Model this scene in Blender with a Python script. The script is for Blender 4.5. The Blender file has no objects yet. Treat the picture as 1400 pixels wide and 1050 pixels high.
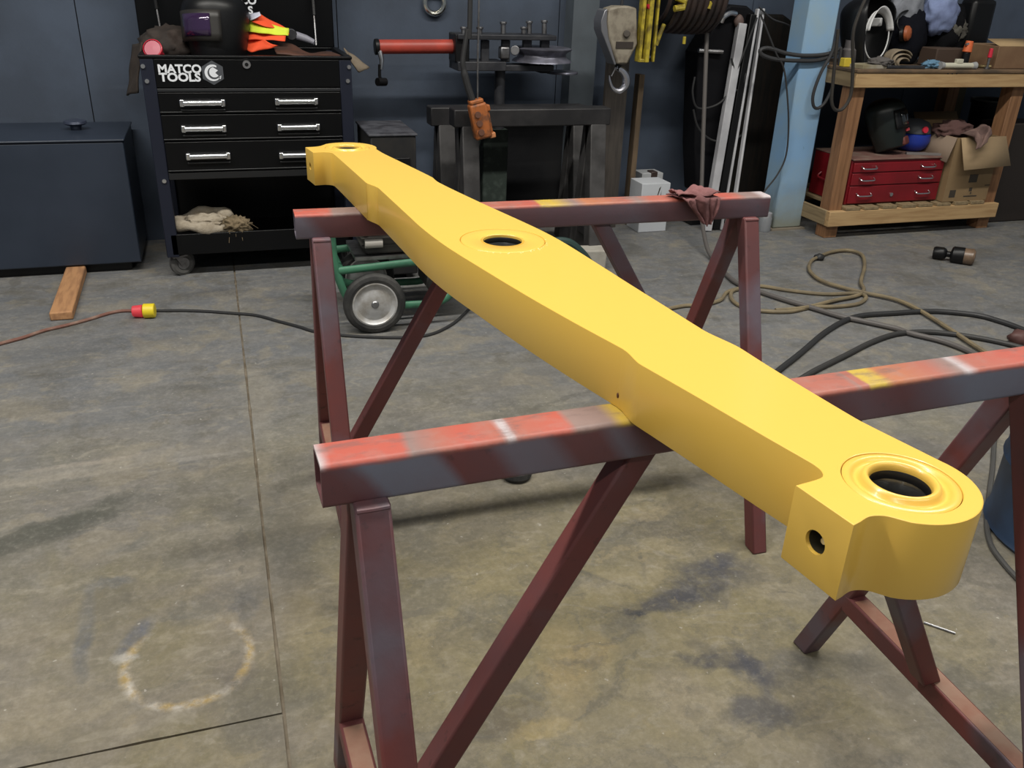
import bpy, bmesh, math, random
import numpy as np
from mathutils import Vector, Matrix, noise

random.seed(7)
SC = bpy.context.scene
COL = SC.collection
R_ = math.radians

# ------------------------------------------------------------------ camera
FPX = 1182.4
PITCH, ROLL, YAW = R_(25.38), R_(2.135), R_(18.895)
H = 1.35
_F = Vector((math.sin(YAW) * math.cos(PITCH), math.cos(YAW) * math.cos(PITCH), -math.sin(PITCH)))
_R0 = Vector((math.cos(YAW), -math.sin(YAW), 0))
_U0 = _R0.cross(_F)
_R = math.cos(ROLL) * _R0 + math.sin(ROLL) * _U0
_U = -math.sin(ROLL) * _R0 + math.cos(ROLL) * _U0
CAM = Vector((0, 0, H))
cd = bpy.data.cameras.new('camera')
cam = bpy.data.objects.new('camera', cd)
COL.objects.link(cam)
cd.sensor_fit = 'HORIZONTAL'
cd.sensor_width = 36.0
cd.lens = FPX / 1400 * 36.0
cd.clip_start = 0.05
_m = Matrix((( _R.x, _U.x, -_F.x, CAM.x), (_R.y, _U.y, -_F.y, CAM.y), (_R.z, _U.z, -_F.z, CAM.z), (0, 0, 0, 1)))
cam.matrix_world = _m
SC.camera = cam

# ------------------------------------------------------------------ world, lights, exposure
world = bpy.data.worlds.new('workshop_ambient')
SC.world = world
world.use_nodes = True
world.node_tree.nodes['Background'].inputs[0].default_value = (0.80, 0.90, 1.0, 1)
world.node_tree.nodes['Background'].inputs[1].default_value = 0.15
SC.view_settings.view_transform = 'Standard'
SC.view_settings.look = 'None'
SC.view_settings.gamma = 1.0
SC.view_settings.use_curve_mapping = False
SC.view_settings.exposure = 0.0
CEIL = 4.6
# ceiling strip lights: x, y, length along x, power
STRIPS = [(-1.6, 1.75, 3.6, 190), (2.4, 1.75, 3.6, 170), (-1.6, -1.6, 3.6, 75), (2.4, -1.6, 3.6, 55)]
for (sx, sy, sl, pw) in STRIPS:
    ld = bpy.data.lights.new('strip_lamp', 'AREA')
    ld.shape = 'RECTANGLE'; ld.size = sl; ld.size_y = 0.22; ld.energy = pw
    ld.color = (1.0, 0.97, 0.90)
    lo = bpy.data.objects.new('strip_lamp', ld)
    lo.location = (sx, sy, CEIL - 0.22)
    COL.objects.link(lo)

# ------------------------------------------------------------------ helpers
def ray(px, py):
    return _F + _R * ((px - 700) / FPX) - _U * ((py - 525) / FPX)
def on(px, py, z=0.0):
    d = ray(px, py); return CAM + d * ((z - H) / d.z)
def P(px, py, Y):
    d = ray(px, py); return CAM + d * (Y / d.y)
def PX(px, py, X):
    d = ray(px, py); return CAM + d * (X / d.x)

def lin(c):
    if isinstance(c, str):
        c = c.lstrip('#'); c = [int(c[i:i + 2], 16) / 255 for i in (0, 2, 4)]
        c = [x / 12.92 if x <= 0.04045 else ((x + 0.055) / 1.055) ** 2.4 for x in c]
    return (c[0], c[1], c[2], 1.0)

class NT:
    def __init__(s, m):
        s.t = m.node_tree; s.n = s.t.nodes; s.l = s.t.links
    def add(s, typ, ins=None, **kw):
        nd = s.n.new(typ)
        for k, v in kw.items(): setattr(nd, k, v)
        for k, v in (ins or {}).items():
            if hasattr(v, 'is_output'): s.l.new(v, nd.inputs[k])
            else: nd.inputs[k].default_value = v
        return nd
    def math(s, op, a, b=0.0, c=0.0, clamp=False):
        nd = s.add('ShaderNodeMath', {0: a, 1: b, 2: c}, operation=op); nd.use_clamp = clamp
        return nd.outputs[0]
    def mix(s, f, a, b, mode='MIX'):
        nd = s.n.new('ShaderNodeMix'); nd.data_type = 'RGBA'; nd.blend_type = mode
        for i, v in ((0, f), (6, a), (7, b)):
            if hasattr(v, 'is_output'): s.l.new(v, nd.inputs[i])
            else: nd.inputs[i].default_value = v
        return nd.outputs[2]
    def noise(s, vec, scale, detail=4.0, rough=0.55, dist=0.0):
        nd = s.add('ShaderNodeTexNoise', {'Scale': scale, 'Detail': detail, 'Roughness': rough, 'Distortion': dist})
        if vec is not None: s.l.new(vec, nd.inputs['Vector'])
        return nd.outputs[0]
    def ramp(s, v, a, b, lo=0.0, hi=1.0):
        return s.add('ShaderNodeMapRange', {0: v, 1: a, 2: b, 3: lo, 4: hi}).outputs[0]
    def scale(s, vec, sc, loc=(0, 0, 0), rot=(0, 0, 0)):
        return s.add('ShaderNodeMapping', {'Vector': vec, 'Location': loc, 'Rotation': rot, 'Scale': sc}).outputs[0]

MATS = {}
def mat(name, col, rough=0.55, metal=0.0, col2=None, vscale=7.0, vlo=0.42, vhi=0.62, bump=0.0, bscale=90.0,
        spec=0.5, coat=0.0, stretch=None, trans=0.0, alpha=1.0, sheen=0.0, detail=5.0):
    if name in MATS: return MATS[name]
    m = bpy.data.materials.new(name); m.use_nodes = True
    b = m.node_tree.nodes['Principled BSDF']
    b.inputs['Base Color'].default_value = lin(col)
    b.inputs['Roughness'].default_value = rough
    b.inputs['Metallic'].default_value = metal
    b.inputs['Specular IOR Level'].default_value = spec
    if coat: b.inputs['Coat Weight'].default_value = coat; b.inputs['Coat Roughness'].default_value = 0.12
    if trans: b.inputs['Transmission Weight'].default_value = trans
    if sheen: b.inputs['Sheen Weight'].default_value = sheen
    g = NT(m)
    tc = g.add('ShaderNodeTexCoord').outputs['Object']
    if stretch: tc = g.scale(tc, stretch)
    if col2 is not None:
        f = g.ramp(g.noise(tc, vscale, detail), vlo, vhi)
        g.l.new(g.mix(f, lin(col), lin(col2)), b.inputs['Base Color'])
    if bump:
        bn = g.add('ShaderNodeBump', {'Strength': bump, 'Distance': 0.004, 'Height': g.noise(tc, bscale, 3.0)})
        g.l.new(bn.outputs[0], b.inputs['Normal'])
    MATS[name] = m
    return m

class MB:
    """collects shapes and builds ONE mesh object"""
    def __init__(s): s.v = []; s.f = []; s.mi = []; s.cur = 0; s.soft = False
    def _add(s, vs, fs, M=None):
        o = len(s.v)
        for p in vs:
            p = Vector(p)
            s.v.append(M @ p if M is not None else p)
        for f in fs: s.f.append([i + o for i in f]); s.mi.append(s.cur)
        return s
    def box(s, lo, hi, M=None):
        x0, y0, z0 = lo; x1, y1, z1 = hi
        vs = [(x0, y0, z0), (x1, y0, z0), (x1, y1, z0), (x0, y1, z0), (x0, y0, z1), (x1, y0, z1), (x1, y1, z1), (x0, y1, z1)]
        fs = [(0, 3, 2, 1), (4, 5, 6, 7), (0, 1, 5, 4), (1, 2, 6, 5), (2, 3, 7, 6), (3, 0, 4, 7)]
        return s._add(vs, fs, M)
    def cbox(s, c, size, M=None):
        c = Vector(c); h = Vector(size) / 2
        return s.box(c - h, c + h, M)
    def bar(s, a, b, w, h, up=(0, 0, 1)):
        """rectangular bar from a to b, w across, h along 'up'"""
        a = Vector(a); b = Vector(b); d = (b - a); L = d.length; d.normalize()
        u = Vector(up); sd = d.cross(u)
        if sd.length < 1e-4: sd = d.cross(Vector((1, 0, 0)))
        sd.normalize(); u = sd.cross(d).normalized()
        M = Matrix((( d.x, sd.x, u.x, a.x), (d.y, sd.y, u.y, a.y), (d.z, sd.z, u.z, a.z), (0, 0, 0, 1)))
        # (d, sd, u) : right handed when sd = u x d
        return s._add([(0, -w/2, -h/2), (L, -w/2, -h/2), (L, w/2, -h/2), (0, w/2, -h/2), (0, -w/2, h/2), (L, -w/2, h/2), (L, w/2, h/2), (0, w/2, h/2)],
                      [(0, 1, 2, 3), (4, 7, 6, 5), (0, 4, 5, 1), (1, 5, 6, 2), (2, 6, 7, 3), (3, 7, 4, 0)], M)
    def cyl(s, a, b, r0, r1=None, n=20, caps=True):
        a = Vector(a); b = Vector(b); r1 = r0 if r1 is None else r1
        d = (b - a).normalized()
        x = d.orthogonal().normalized(); y = d.cross(x)
        vs = []
        for c, r in ((a, r0), (b, r1)):
            for k in range(n):
                t = 2 * math.pi * k / n
                vs.append(c + x * (r * math.cos(t)) + y * (r * math.sin(t)))
        fs = [(k, (k + 1) % n, n + (k + 1) % n, n + k) for k in range(n)]
        if caps: fs += [tuple(range(n - 1, -1, -1)), tuple(range(n, 2 * n))]
        return s._add(vs, fs)
    def tube(s, pts, r, n=10, closed=False, caps=True):
        pts = [Vector(p) for p in pts]; N = len(pts)
        rr = r if hasattr(r, '__len__') else [r] * N
        vs = []; prev = None
        for i, p in enumerate(pts):
            if closed: t = pts[(i + 1) % N] - pts[i - 1]
            else: t = pts[min(i + 1, N - 1)] - pts[max(i - 1, 0)]
            t.normalize()
            if prev is None: x = t.orthogonal().normalized()
            else:
                x = prev - t * prev.dot(t)
                x = x.normalized() if x.length > 1e-6 else t.orthogonal().normalized()
            prev = x; y = t.cross(x)
            for k in range(n):
                a = 2 * math.pi * k / n
                vs.append(p + x * (rr[i] * math.cos(a)) + y * (rr[i] * math.sin(a)))
        fs = []
        for i in range(N if closed else N - 1):
            j = (i + 1) % N
            for k in range(n):
                k2 = (k + 1) % n
                fs.append((i * n + k, i * n + k2, j * n + k2, j * n + k))
        if caps and not closed: fs += [tuple(range(n - 1, -1, -1)), tuple(range((N - 1) * n, N * n))]
        return s._add(vs, fs)
    def lathe(s, prof, n=32, M=None, close=False):
        """prof list of (r, z) about local z"""
        vs = []; fs = []; N = len(prof)
        for (r, z) in prof:
            for k in range(n):
                t = 2 * math.pi * k / n
                vs.append((r * math.cos(t), r * math.sin(t), z))
        for i in range(N if close else N - 1):
            j = (i + 1) % N
            for k in range(n):
                k2 = (k + 1) % n
                fs.append((i * n + k, i * n + k2, j * n + k2, j * n + k))
        return s._add(vs, fs, M)
    def prism(s, poly, z0, z1, M=None):
        n = len(poly)
        vs = [(x, y, z0) for x, y in poly] + [(x, y, z1) for x, y in poly]
        fs = [tuple(range(n - 1, -1, -1)), tuple(range(n, 2 * n))] + [(k, (k + 1) % n, n + (k + 1) % n, n + k) for k in range(n)]
        return s._add(vs, fs, M)
    def grid(s, fn, nu, nv, M=None, closeu=False):
        vs = [fn(i / (nu if closeu else nu - 1), j / (nv - 1)) for j in range(nv) for i in range(nu)]
        fs = []
        for j in range(nv - 1):
            for i in range(nu if closeu else nu - 1):
                i2 = (i + 1) % nu
                fs.append((j * nu + i, j * nu + i2, (j + 1) * nu + i2, (j + 1) * nu + i))
        return s._add(vs, fs, M)
    def blob(s, c, rad, amp=0.12, freq=3.0, seed=0.0, sub=4, flat=None, M=None, ridged=False):
        s.soft = True
        bm = bmesh.new(); bmesh.ops.create_icosphere(bm, subdivisions=sub, radius=1.0)
        vs = []
        for v in bm.verts:
            n = v.co.normalized()
            q = n * freq + Vector((seed * 7.3, seed * 3.1, seed * 1.7))
            d = noise.fractal(q, 0.8, 2.0, 4)
            if ridged: d = 0.5 - abs(noise.noise(q)) * 2.0 + 0.3 * d
            k = 1 + amp * d
            p = Vector((n.x * rad[0] * k, n.y * rad[1] * k, n.z * rad[2] * k))
            if flat is not None and p.z < -rad[2] * flat: p.z = -rad[2] * flat
            vs.append(p + Vector(c) if M is None else p)
        fs = [tuple(v.index for v in f.verts) for f in bm.faces]
        bm.free()
        return s._add(vs, fs, M)
    def build(s, name, material, parent=None, loc=None, rotz=0.0, bevel=0.0, seg=2, smooth=35, solid=0.0, sub=0):
        me = bpy.data.meshes.new(name)
        me.from_pydata([tuple(v) for v in s.v], [], s.f)
        ms = material if isinstance(material, (list, tuple)) else [material]
        for m in ms: me.materials.append(m)
        if len(ms) > 1: me.polygons.foreach_set('material_index', s.mi)
        me.update()
        bm = bmesh.new(); bm.from_mesh(me)
        bmesh.ops.recalc_face_normals(bm, faces=bm.faces); bm.to_mesh(me); bm.free()
        if s.soft: smooth = 180
        if smooth:
            me.polygons.foreach_set('use_smooth', [True] * len(me.polygons))
            me.set_sharp_from_angle(angle=R_(smooth))
        o = bpy.data.objects.new(name, me); COL.objects.link(o)
        if parent is not None: o.parent = parent
        if loc is not None: o.location = loc
        o.rotation_euler.z = rotz
        if solid:
            md = o.modifiers.new('Solid', 'SOLIDIFY'); md.thickness = solid; md.offset = 0
        if sub:
            md = o.modifiers.new('Sub', 'SUBSURF'); md.levels = sub; md.render_levels = sub
        if bevel:
            md = o.modifiers.new('Bevel', 'BEVEL'); md.width = bevel; md.segments = seg
            md.limit_method = 'ANGLE'; md.angle_limit = R_(40); md.harden_normals = False
        return o

def tag(o, label, cat, group=None, kind=None):
    o['label'] = label; o['category'] = cat
    if group: o['group'] = group
    if kind: o['kind'] = kind
    return o
def struct(o, label=None, cat=None):
    o['kind'] = 'structure'
    if label: o['label'] = label
    if cat: o['category'] = cat
    return o
def thing(name, label, cat, loc=(0, 0, 0), rotz=0.0, group=None):
    o = bpy.data.objects.new(name, None); COL.objects.link(o)
    o.location = loc; o.rotation_euler.z = rotz; o.empty_display_size = 0.1
    return tag(o, label, cat, group)
def smooth_path(pts, k=6):
    """Catmull-Rom through points"""
    p = [Vector(q) for q in pts]; out = []
    for i in range(len(p) - 1):
        a = p[max(i - 1, 0)]; b = p[i]; c = p[i + 1]; d = p[min(i + 2, len(p) - 1)]
        for t in range(k):
            t /= k
            out.append(0.5 * ((2 * b) + (c - a) * t + (2 * a - 5 * b + 4 * c - d) * t * t + (3 * b - a - 3 * c + d) * t ** 3))
    out.append(p[-1]); return out
def text_mesh(body, size, material, parent, M, name='lettering', xs=1.0, offset=0.0, ext=0.001, space=1.0, align='LEFT'):
    cu = bpy.data.curves.new(name, 'FONT'); cu.body = body; cu.size = size; cu.extrude = ext
    cu.offset = offset; cu.space_character = space; cu.align_x = align; cu.resolution_u = 3
    to = bpy.data.objects.new(name + '_tmp', cu); COL.objects.link(to)
    bpy.context.view_layer.update()
    dg = bpy.context.evaluated_depsgraph_get()
    me = bpy.data.meshes.new_from_object(to.evaluated_get(dg))
    bpy.data.objects.remove(to)
    me.transform(Matrix.Diagonal((xs, 1, 1, 1)))
    me.materials.clear(); me.materials.append(material)
    o = bpy.data.objects.new(name, me); COL.objects.link(o)
    o.parent = parent; o.matrix_local = M
    return o

# ------------------------------------------------------------------ palette
yellow = mat('yellow_paint', (0.73, 0.462, 0.080), 0.32, spec=0.5, coat=0.25, bump=0.05, bscale=35)
black_paint = mat('black_paint', (0.0035, 0.0037, 0.0042), 0.32, spec=0.22)
navy_black = mat('navy_black_paint', (0.012, 0.0145, 0.026), 0.45, spec=0.3)
chrome = mat('brushed_chrome', (0.72, 0.73, 0.75), 0.28, 1.0)
dull_steel = mat('dull_steel', (0.32, 0.32, 0.33), 0.42, 1.0, col2=(0.20, 0.19, 0.19), vscale=20)
dark_steel = mat('dark_steel', (0.026, 0.027, 0.032), 0.5, 0.3, col2=(0.045, 0.045, 0.05), vscale=14)
bore_steel = mat('oiled_bore_steel', (0.17, 0.175, 0.18), 0.25, 0.9)
rubber = mat('black_rubber', (0.016, 0.016, 0.016), 0.7, col2=(0.05, 0.048, 0.045), vscale=12)
white_print = mat('white_print', (0.72, 0.74, 0.78), 0.5)
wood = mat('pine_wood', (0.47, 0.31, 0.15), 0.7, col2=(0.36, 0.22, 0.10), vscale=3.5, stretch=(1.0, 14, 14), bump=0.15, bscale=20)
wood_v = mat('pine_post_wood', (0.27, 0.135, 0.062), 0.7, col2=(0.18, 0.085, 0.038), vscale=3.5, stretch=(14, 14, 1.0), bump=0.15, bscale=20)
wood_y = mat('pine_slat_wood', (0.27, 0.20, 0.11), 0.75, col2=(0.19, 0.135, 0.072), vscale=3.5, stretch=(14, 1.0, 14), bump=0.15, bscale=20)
wood_old = mat('old_bench_top', (0.16, 0.10, 0.055), 0.8, col2=(0.08, 0.055, 0.035), vscale=6)
cardboard = mat('cardboard', (0.25, 0.165, 0.082), 0.85, col2=(0.20, 0.13, 0.062), vscale=4)
ink = mat('dark_box_print', (0.045, 0.035, 0.025), 0.8)
black_plastic = mat('black_plastic', (0.0055, 0.0055, 0.006), 0.4, spec=0.3)
black_cloth = mat('black_cloth', (0.006, 0.0065, 0.010), 0.95, spec=0.1, bump=0.5, bscale=60)
hose_black = mat('black_hose', (0.022, 0.022, 0.023), 0.55)

# ------------------------------------------------------------------ floor (concrete slabs with saw-cut joints)
def floor_material():
    m = bpy.data.materials.new('stained_concrete'); m.use_nodes = True
    b = m.node_tree.nodes['Principled BSDF']; g = NT(m)
    pos = g.add('ShaderNodeNewGeometry').outputs['Position']
    n_big = g.noise(pos, 0.9, 5, 0.6)
    n_mid = g.noise(pos, 3.2, 7, 0.62, 0.6)
    n_fine = g.noise(pos, 26, 5, 0.6)
    n_str = g.noise(g.scale(pos, (1.0, 4.5, 1), rot=(0, 0, R_(-14))), 2.6, 6, 0.6, 0.3)
    grey = lin((0.200, 0.197, 0.192)); blue = lin((0.150, 0.158, 0.170)); tan = lin((0.222, 0.186, 0.128)); olive = lin((0.185, 0.158, 0.085))
    c = g.mix(g.ramp(n_str, 0.38, 0.66), grey, blue)
    c = g.mix(g.ramp(n_mid, 0.56, 0.78, 0, 0.55), c, lin((0.275, 0.262, 0.238)))
    def spot(cx, cy, rx, ry, ang=0, soft=0.5, wob=0.5, sc=5.0, thr=1.0):
        q = g.scale(pos, (1, 1, 0), loc=(0, 0, 0))
        d = g.add('ShaderNodeVectorMath', {0: q, 1: (cx, cy, 0)}, operation='SUBTRACT').outputs[0]
        d = g.add('ShaderNodeVectorRotate', {'Vector': d, 'Angle': -ang}, rotation_type='Z_AXIS').outputs[0]
        d = g.add('ShaderNodeVectorMath', {0: d, 1: (1 / rx, 1 / ry, 0)}, operation='MULTIPLY').outputs[0]
        L = g.add('ShaderNodeVectorMath', {0: d}, operation='LENGTH').outputs['Value']
        w = g.math('MULTIPLY', g.math('SUBTRACT', g.noise(pos, sc, 5, 0.65), 0.5), wob * 2)
        L = g.math('ADD', L, w)
        return L, g.ramp(L, thr - soft, thr + soft, 1.0, 0.0)
    # yellow paint dust that has settled around the stands
    _, dust = spot(0.45, 1.05, 2.0, 1.40, R_(8), 0.5, 0.55, 1.8)
    c = g.mix(g.math('MULTIPLY', dust, g.ramp(n_mid, 0.25, 0.7, 0.55, 1.0)), c, g.mix(g.ramp(n_mid, 0.42, 0.64), tan, olive))
    _, dust2 = spot(0.75, 1.45, 0.55, 0.45, 0, 0.5, 0.7, 3.0)
    c = g.mix(g.math('MULTIPLY', dust2, 0.6), c, lin((0.255, 0.215, 0.105)))
    # flaky light scrapes
    n_scr = g.noise(g.scale(pos, (1, 2.2, 1), rot=(0, 0, R_(25))), 5.5, 3, 0.5, 2.2)
    c = g.mix(g.ramp(n_scr, 0.60, 0.66, 0, 0.35), c, lin((0.31, 0.28, 0.22)))
    # blue grey smears and scuffs
    wv = g.add('ShaderNodeTexNoise', {'Vector': pos, 'Scale': 7.0, 'Detail': 6.0, 'Roughness': 0.65}).outputs[1]
    warp = g.add('ShaderNodeVectorMath', {0: g.add('ShaderNodeVectorMath', {0: wv, 1: (.5, .5, .5)}, operation='SUBTRACT').outputs[0], 3: .15}, operation='SCALE').outputs[0]
    wpos = g.add('ShaderNodeVectorMath', {0: pos, 1: warp}, operation='ADD').outputs[0]
    n_dry = g.noise(g.scale(pos, (1, 1, 1), loc=(4, 2, 0)), 15, 6, 0.7, 0.5)
    def smear(px, py, rx, ry, ang, amt, col, soft=0.35, dry=0.5):
        nonlocal c
        p = on(px, py)
        d = g.add('ShaderNodeVectorMath', {0: wpos, 1: (p.x, p.y, 0)}, operation='SUBTRACT').outputs[0]
        d = g.add('ShaderNodeVectorRotate', {'Vector': d, 'Angle': -R_(ang)}, rotation_type='Z_AXIS').outputs[0]
        d = g.add('ShaderNodeVectorMath', {0: d, 1: (1 / rx, 1 / ry, 0)}, operation='MULTIPLY').outputs[0]
        L = g.add('ShaderNodeVectorMath', {0: d}, operation='LENGTH').outputs['Value']
        f = g.ramp(L, 1 - soft, 1 + soft, 1.0, 0.0)
        f = g.math('MULTIPLY', f, g.ramp(n_dry, 0.36, 0.52, 1 - dry, 1.0))
        c = g.mix(g.math('MULTIPLY', f, amt), c, lin(col))
    def stroke(p0, p1, w, amt, col, soft=0.4, dry=0.5):
        a = on(*p0); b_ = on(*p1); m = (p0[0] + p1[0]) / 2, (p0[1] + p1[1]) / 2
        d = b_ - a; q = (a + b_) / 2
        nonlocal c
        dd = g.add('ShaderNodeVectorMath', {0: g.add('ShaderNodeVectorMath', {0: pos, 1: g.add('ShaderNodeVectorMath', {0: warp, 3: .3}, operation='SCALE').outputs[0]}, operation='ADD').outputs[0], 1: (q.x, q.y, 0)}, operation='SUBTRACT').outputs[0]
        dd = g.add('ShaderNodeVectorRotate', {'Vector': dd, 'Angle': -math.atan2(d.y, d.x)}, rotation_type='Z_AXIS').outputs[0]
        dd = g.add('ShaderNodeVectorMath', {0: dd, 1: (2 / d.length, 1 / w, 0)}, operation='MULTIPLY').outputs[0]
        L = g.add('ShaderNodeVectorMath', {0: dd}, operation='LENGTH').outputs['Value']
        f = g.math('MULTIPLY', g.ramp(L, 1 - soft, 1 + soft, 1.0, 0.0), g.ramp(n_dry, 0.40, 0.58, 1 - dry, 1.0))
        c = g.mix(g.math('MULTIPLY', f, amt), c, lin(col))
    # patchwork of scraped, darker and paler skin on the slab
    n_p = g.noise(wpos, 4.0, 3, 0.5, 0.4)
    c = g.mix(g.ramp(n_p, 0.46, 0.32, 0, 0.55), c, lin((0.115, 0.108, 0.090)))
    n_q = g.noise(g.scale(wpos, (1, 1, 1), loc=(7, 3, 0)), 8.5, 4, 0.6, 0.8)
    c = g.mix(g.ramp(n_q, 0.42, 0.36, 0, 0.40), c, lin((0.125, 0.115, 0.092)))
    c = g.mix(g.ramp(n_q, 0.60, 0.65, 0, 0.30), c, lin((0.28, 0.245, 0.17)))
    c = g.mix(g.ramp(n_p, 0.57, 0.63, 0, 0.38), c, lin((0.30, 0.262, 0.19)))
    navy = (0.050, 0.053, 0.072)
    smear(965, 795, 0.14, 0.075, 15, 0.8, navy); smear(985, 770, 0.07, 0.03, 30, 0.6, navy)
    smear(905, 825, 0.09, 0.03, 0, 0.75, navy); smear(868, 842, 0.025, 0.014, 0, 0.9, (.04, .042, .05))
    smear(1010, 905, 0.035, 0.11, 35, 0.75, navy); smear(1040, 975, 0.07, 0.045, 0, 0.7, navy)
    stroke((945, 912), (1050, 905), 0.012, 0.8, (.055, .055, .065)); stroke((1000, 880), (1060, 960), 0.016, 0.7, navy)
    smear(960, 900, 0.05, 0.02, 0, 0.7, navy)
    smear(855, 735, 0.15, 0.05, 20, 0.45, (0.10, 0.10, 0.10)); smear(730, 815, 0.16, 0.03, 12, 0.45, (0.11, 0.108, 0.10))
    stroke((760, 770), (850, 800), 0.007, 0.7, (.07, .068, .065)); stroke((870, 740), (880, 790), .006, .5, (.08, .078, .07))
    smear(1085, 905, 0.06, 0.05, 0, 0.6, (0.09, 0.09, 0.095)); smear(1120, 800, 0.10, 0.03, 40, 0.4, (.12, .11, .09))
    smear(790, 905, 0.10, 0.055, 30, 0.55, (0.33, 0.25, 0.12)); smear(760, 870, 0.05, 0.03, 30, 0.5, (0.33, 0.26, 0.13))
    smear(935, 960, 0.07, 0.06, 60, 0.5, (0.30, 0.255, 0.18)); smear(900, 700, .07, .025, 15, .45, (.32, .265, .16)); smear(840, 790, .12, .04, 10, .35, (.31, .27, .19))
    smear(690, 985, 0.09, 0.05, 10, 0.6, (0.105, 0.088, 0.06)); smear(740, 1000, 0.07, 0.03, 10, 0.5, (.34, .26, .11)); smear(790, 960, .10, .018, 8, .5, (.10, .095, .085))
    smear(640, 1000, .10, .05, 0, .45, (.12, .10, .07)); smear(600, 760, .2, .05, 10, .3, (.12, .108, .075)); smear(560, 890, .08, .05, 0, .35, (.29, .235, .115))
    smear(715, 640, .5, .05, 3, .3, (.12, .112, .09))
    # oil patch at the left, blue strokes beside the ring
    smear(62, 728, 0.20, 0.055, 26, 0.72, (0.070, 0.072, 0.060), 0.3, 0.35); smear(110, 705, 0.16, 0.05, 26, 0.6, (0.085, 0.087, 0.072), .3, .4)
    smear(190, 690, 0.12, 0.03, 26, 0.4, (0.11, 0.108, 0.095))
    stroke((119, 812), (112, 922), 0.017, 0.75, (0.095, 0.105, 0.125)); smear(140, 803, 0.05, 0.022, 0, 0.6, (0.11, 0.117, 0.13)); smear(172, 750, .06, .02, 15, .5, (.12, .125, .125))
    stroke((205, 845), (165, 895), 0.020, 0.8, (0.105, 0.115, 0.150)); smear(178, 892, .02, .02, 0, .6, (.42, .40, .36))
    smear(315, 915, 0.05, 0.045, 0, 0.45, (0.135, 0.118, 0.115), .3, .3); smear(300, 820, 0.12, 0.045, 10, 0.5, (0.115, 0.117, 0.12)); smear(330, 830, .03, .05, 0, .4, (.11, .115, .13))
    smear(375, 730, 0.10, 0.12, 0, 0.5, (0.125, 0.122, 0.105)); smear(400, 760, .06, .1, 0, .5, (.12, .118, .105)); smear(420, 850, .05, .12, 0, .4, (.27, .225, .125))
    smear(290, 400, 0.16, 0.06, 0, 0.55, (0.09, 0.09, 0.092)); smear(175, 540, 0.6, 0.05, 6, 0.4, (0.115, 0.115, 0.112)); smear(90, 480, .5, .06, 5, .35, (.12, .123, .13))
    smear(352, 540, 0.05, 0.26, 0, 0.6, (0.26, 0.238, 0.195), .3, .3); smear(375, 530, .03, .1, 0, .5, (.27, .25, .21)); smear(330, 430, .06, .2, 0, .4, (.24, .225, .19))
    smear(130, 640, 0.42, 0.035, 8, 0.55, (0.28, 0.258, 0.22)); smear(60, 655, .2, .02, 8, .5, (.31, .28, .23)); stroke((20, 648), (190, 622), .012, .55, (.34, .30, .25)); stroke((230, 630), (320, 618), .012, .5, (.32, .30, .27))
    smear(20, 560, .15, .08, 0, .35, (.25, .22, .16)); smear(40, 990, .1, .05, 0, .4, (.30, .255, .17)); smear(250, 740, .2, .04, 10, .35, (.26, .235, .18)); smear(60, 850, .12, .1, 0, .25, (.25, .215, .15))
    # sprayed ring
    pc = on(258, 902)
    pr_ = (on(350, 888) - on(166, 916)).length / 2
    L, _ = spot(pc.x, pc.y, pr_ * 0.93, pr_ * 0.98, 0, 0.5, 0.10, 8.0)
    rg = g.ramp(g.math('ABSOLUTE', g.math('SUBTRACT', L, 1.0)), 0.02, 0.12, 1.0, 0.0)
    pg = on(268, 838); _, gapm = spot(pg.x, pg.y, .14, .10, 0, 0.3, 0.3, 8.0)
    rg = g.math('MULTIPLY', rg, g.math('SUBTRACT', 1.0, g.math('MULTIPLY', gapm, .95)))
    c = g.mix(g.math('MULTIPLY', rg, g.ramp(g.noise(pos, 16, 5, 0.75), 0.36, 0.60, 0.05, 0.95)), c, g.mix(g.ramp(n_fine, 0.4, 0.6), lin((0.44, 0.31, 0.11)), lin((0.50, 0.46, 0.40))))
    # darker and paler mottling in a broad patch around the stands
    n_ab = g.noise(g.scale(wpos, (1.0, 1.8, 1), rot=(0, 0, R_(-30)), loc=(1.5, 6, 0)), 6.5, 6, 0.68, 1.2)
    _, ab = spot(0.95, 1.35, 1.15, 0.75, R_(15), 0.45, 0.5, 2.5)
    c = g.mix(g.math('MULTIPLY', g.ramp(n_ab, 0.52, 0.64), g.math('MULTIPLY', ab, 0.55)), c, lin((0.105, 0.098, 0.082)))
    c = g.mix(g.math('MULTIPLY', g.ramp(n_ab, 0.40, 0.35), g.math('MULTIPLY', ab, 0.45)), c, lin((0.30, 0.245, 0.14)))
    edge = g.ramp(g.math('ABSOLUTE', g.math('SUBTRACT', n_ab, 0.53)), 0.0, 0.012, 1.0, 0.0)
    c = g.mix(g.math('MULTIPLY', edge, g.math('MULTIPLY', ab, 0.30)), c, lin((0.06, 0.057, 0.05)))
    c = g.mix(0.12, c, lin((0.0, 0.0, 0.0)))
    # specks and fine grain
    n_gr = g.noise(pos, 75, 4, 0.7)
    c = g.mix(g.ramp(n_fine, 0.30, 0.62, 0.22, 0.0), c, lin((0.075, 0.07, 0.06)))
    c = g.mix(g.ramp(n_fine, 0.52, 0.75, 0.0, 0.20), c, lin((0.33, 0.31, 0.27)))
    c = g.mix(g.ramp(n_gr, 0.32, 0.52, 0.20, 0.0), c, lin((0.06, 0.055, 0.045)))
    c = g.mix(g.ramp(n_gr, 0.52, 0.74, 0.0, 0.16), c, lin((0.38, 0.36, 0.32)))
    c = g.mix(g.ramp(g.noise(pos, 55, 2, 0.5), 0.72, 0.76, 0, 0.5), c, lin((0.42, 0.40, 0.36)))
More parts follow.
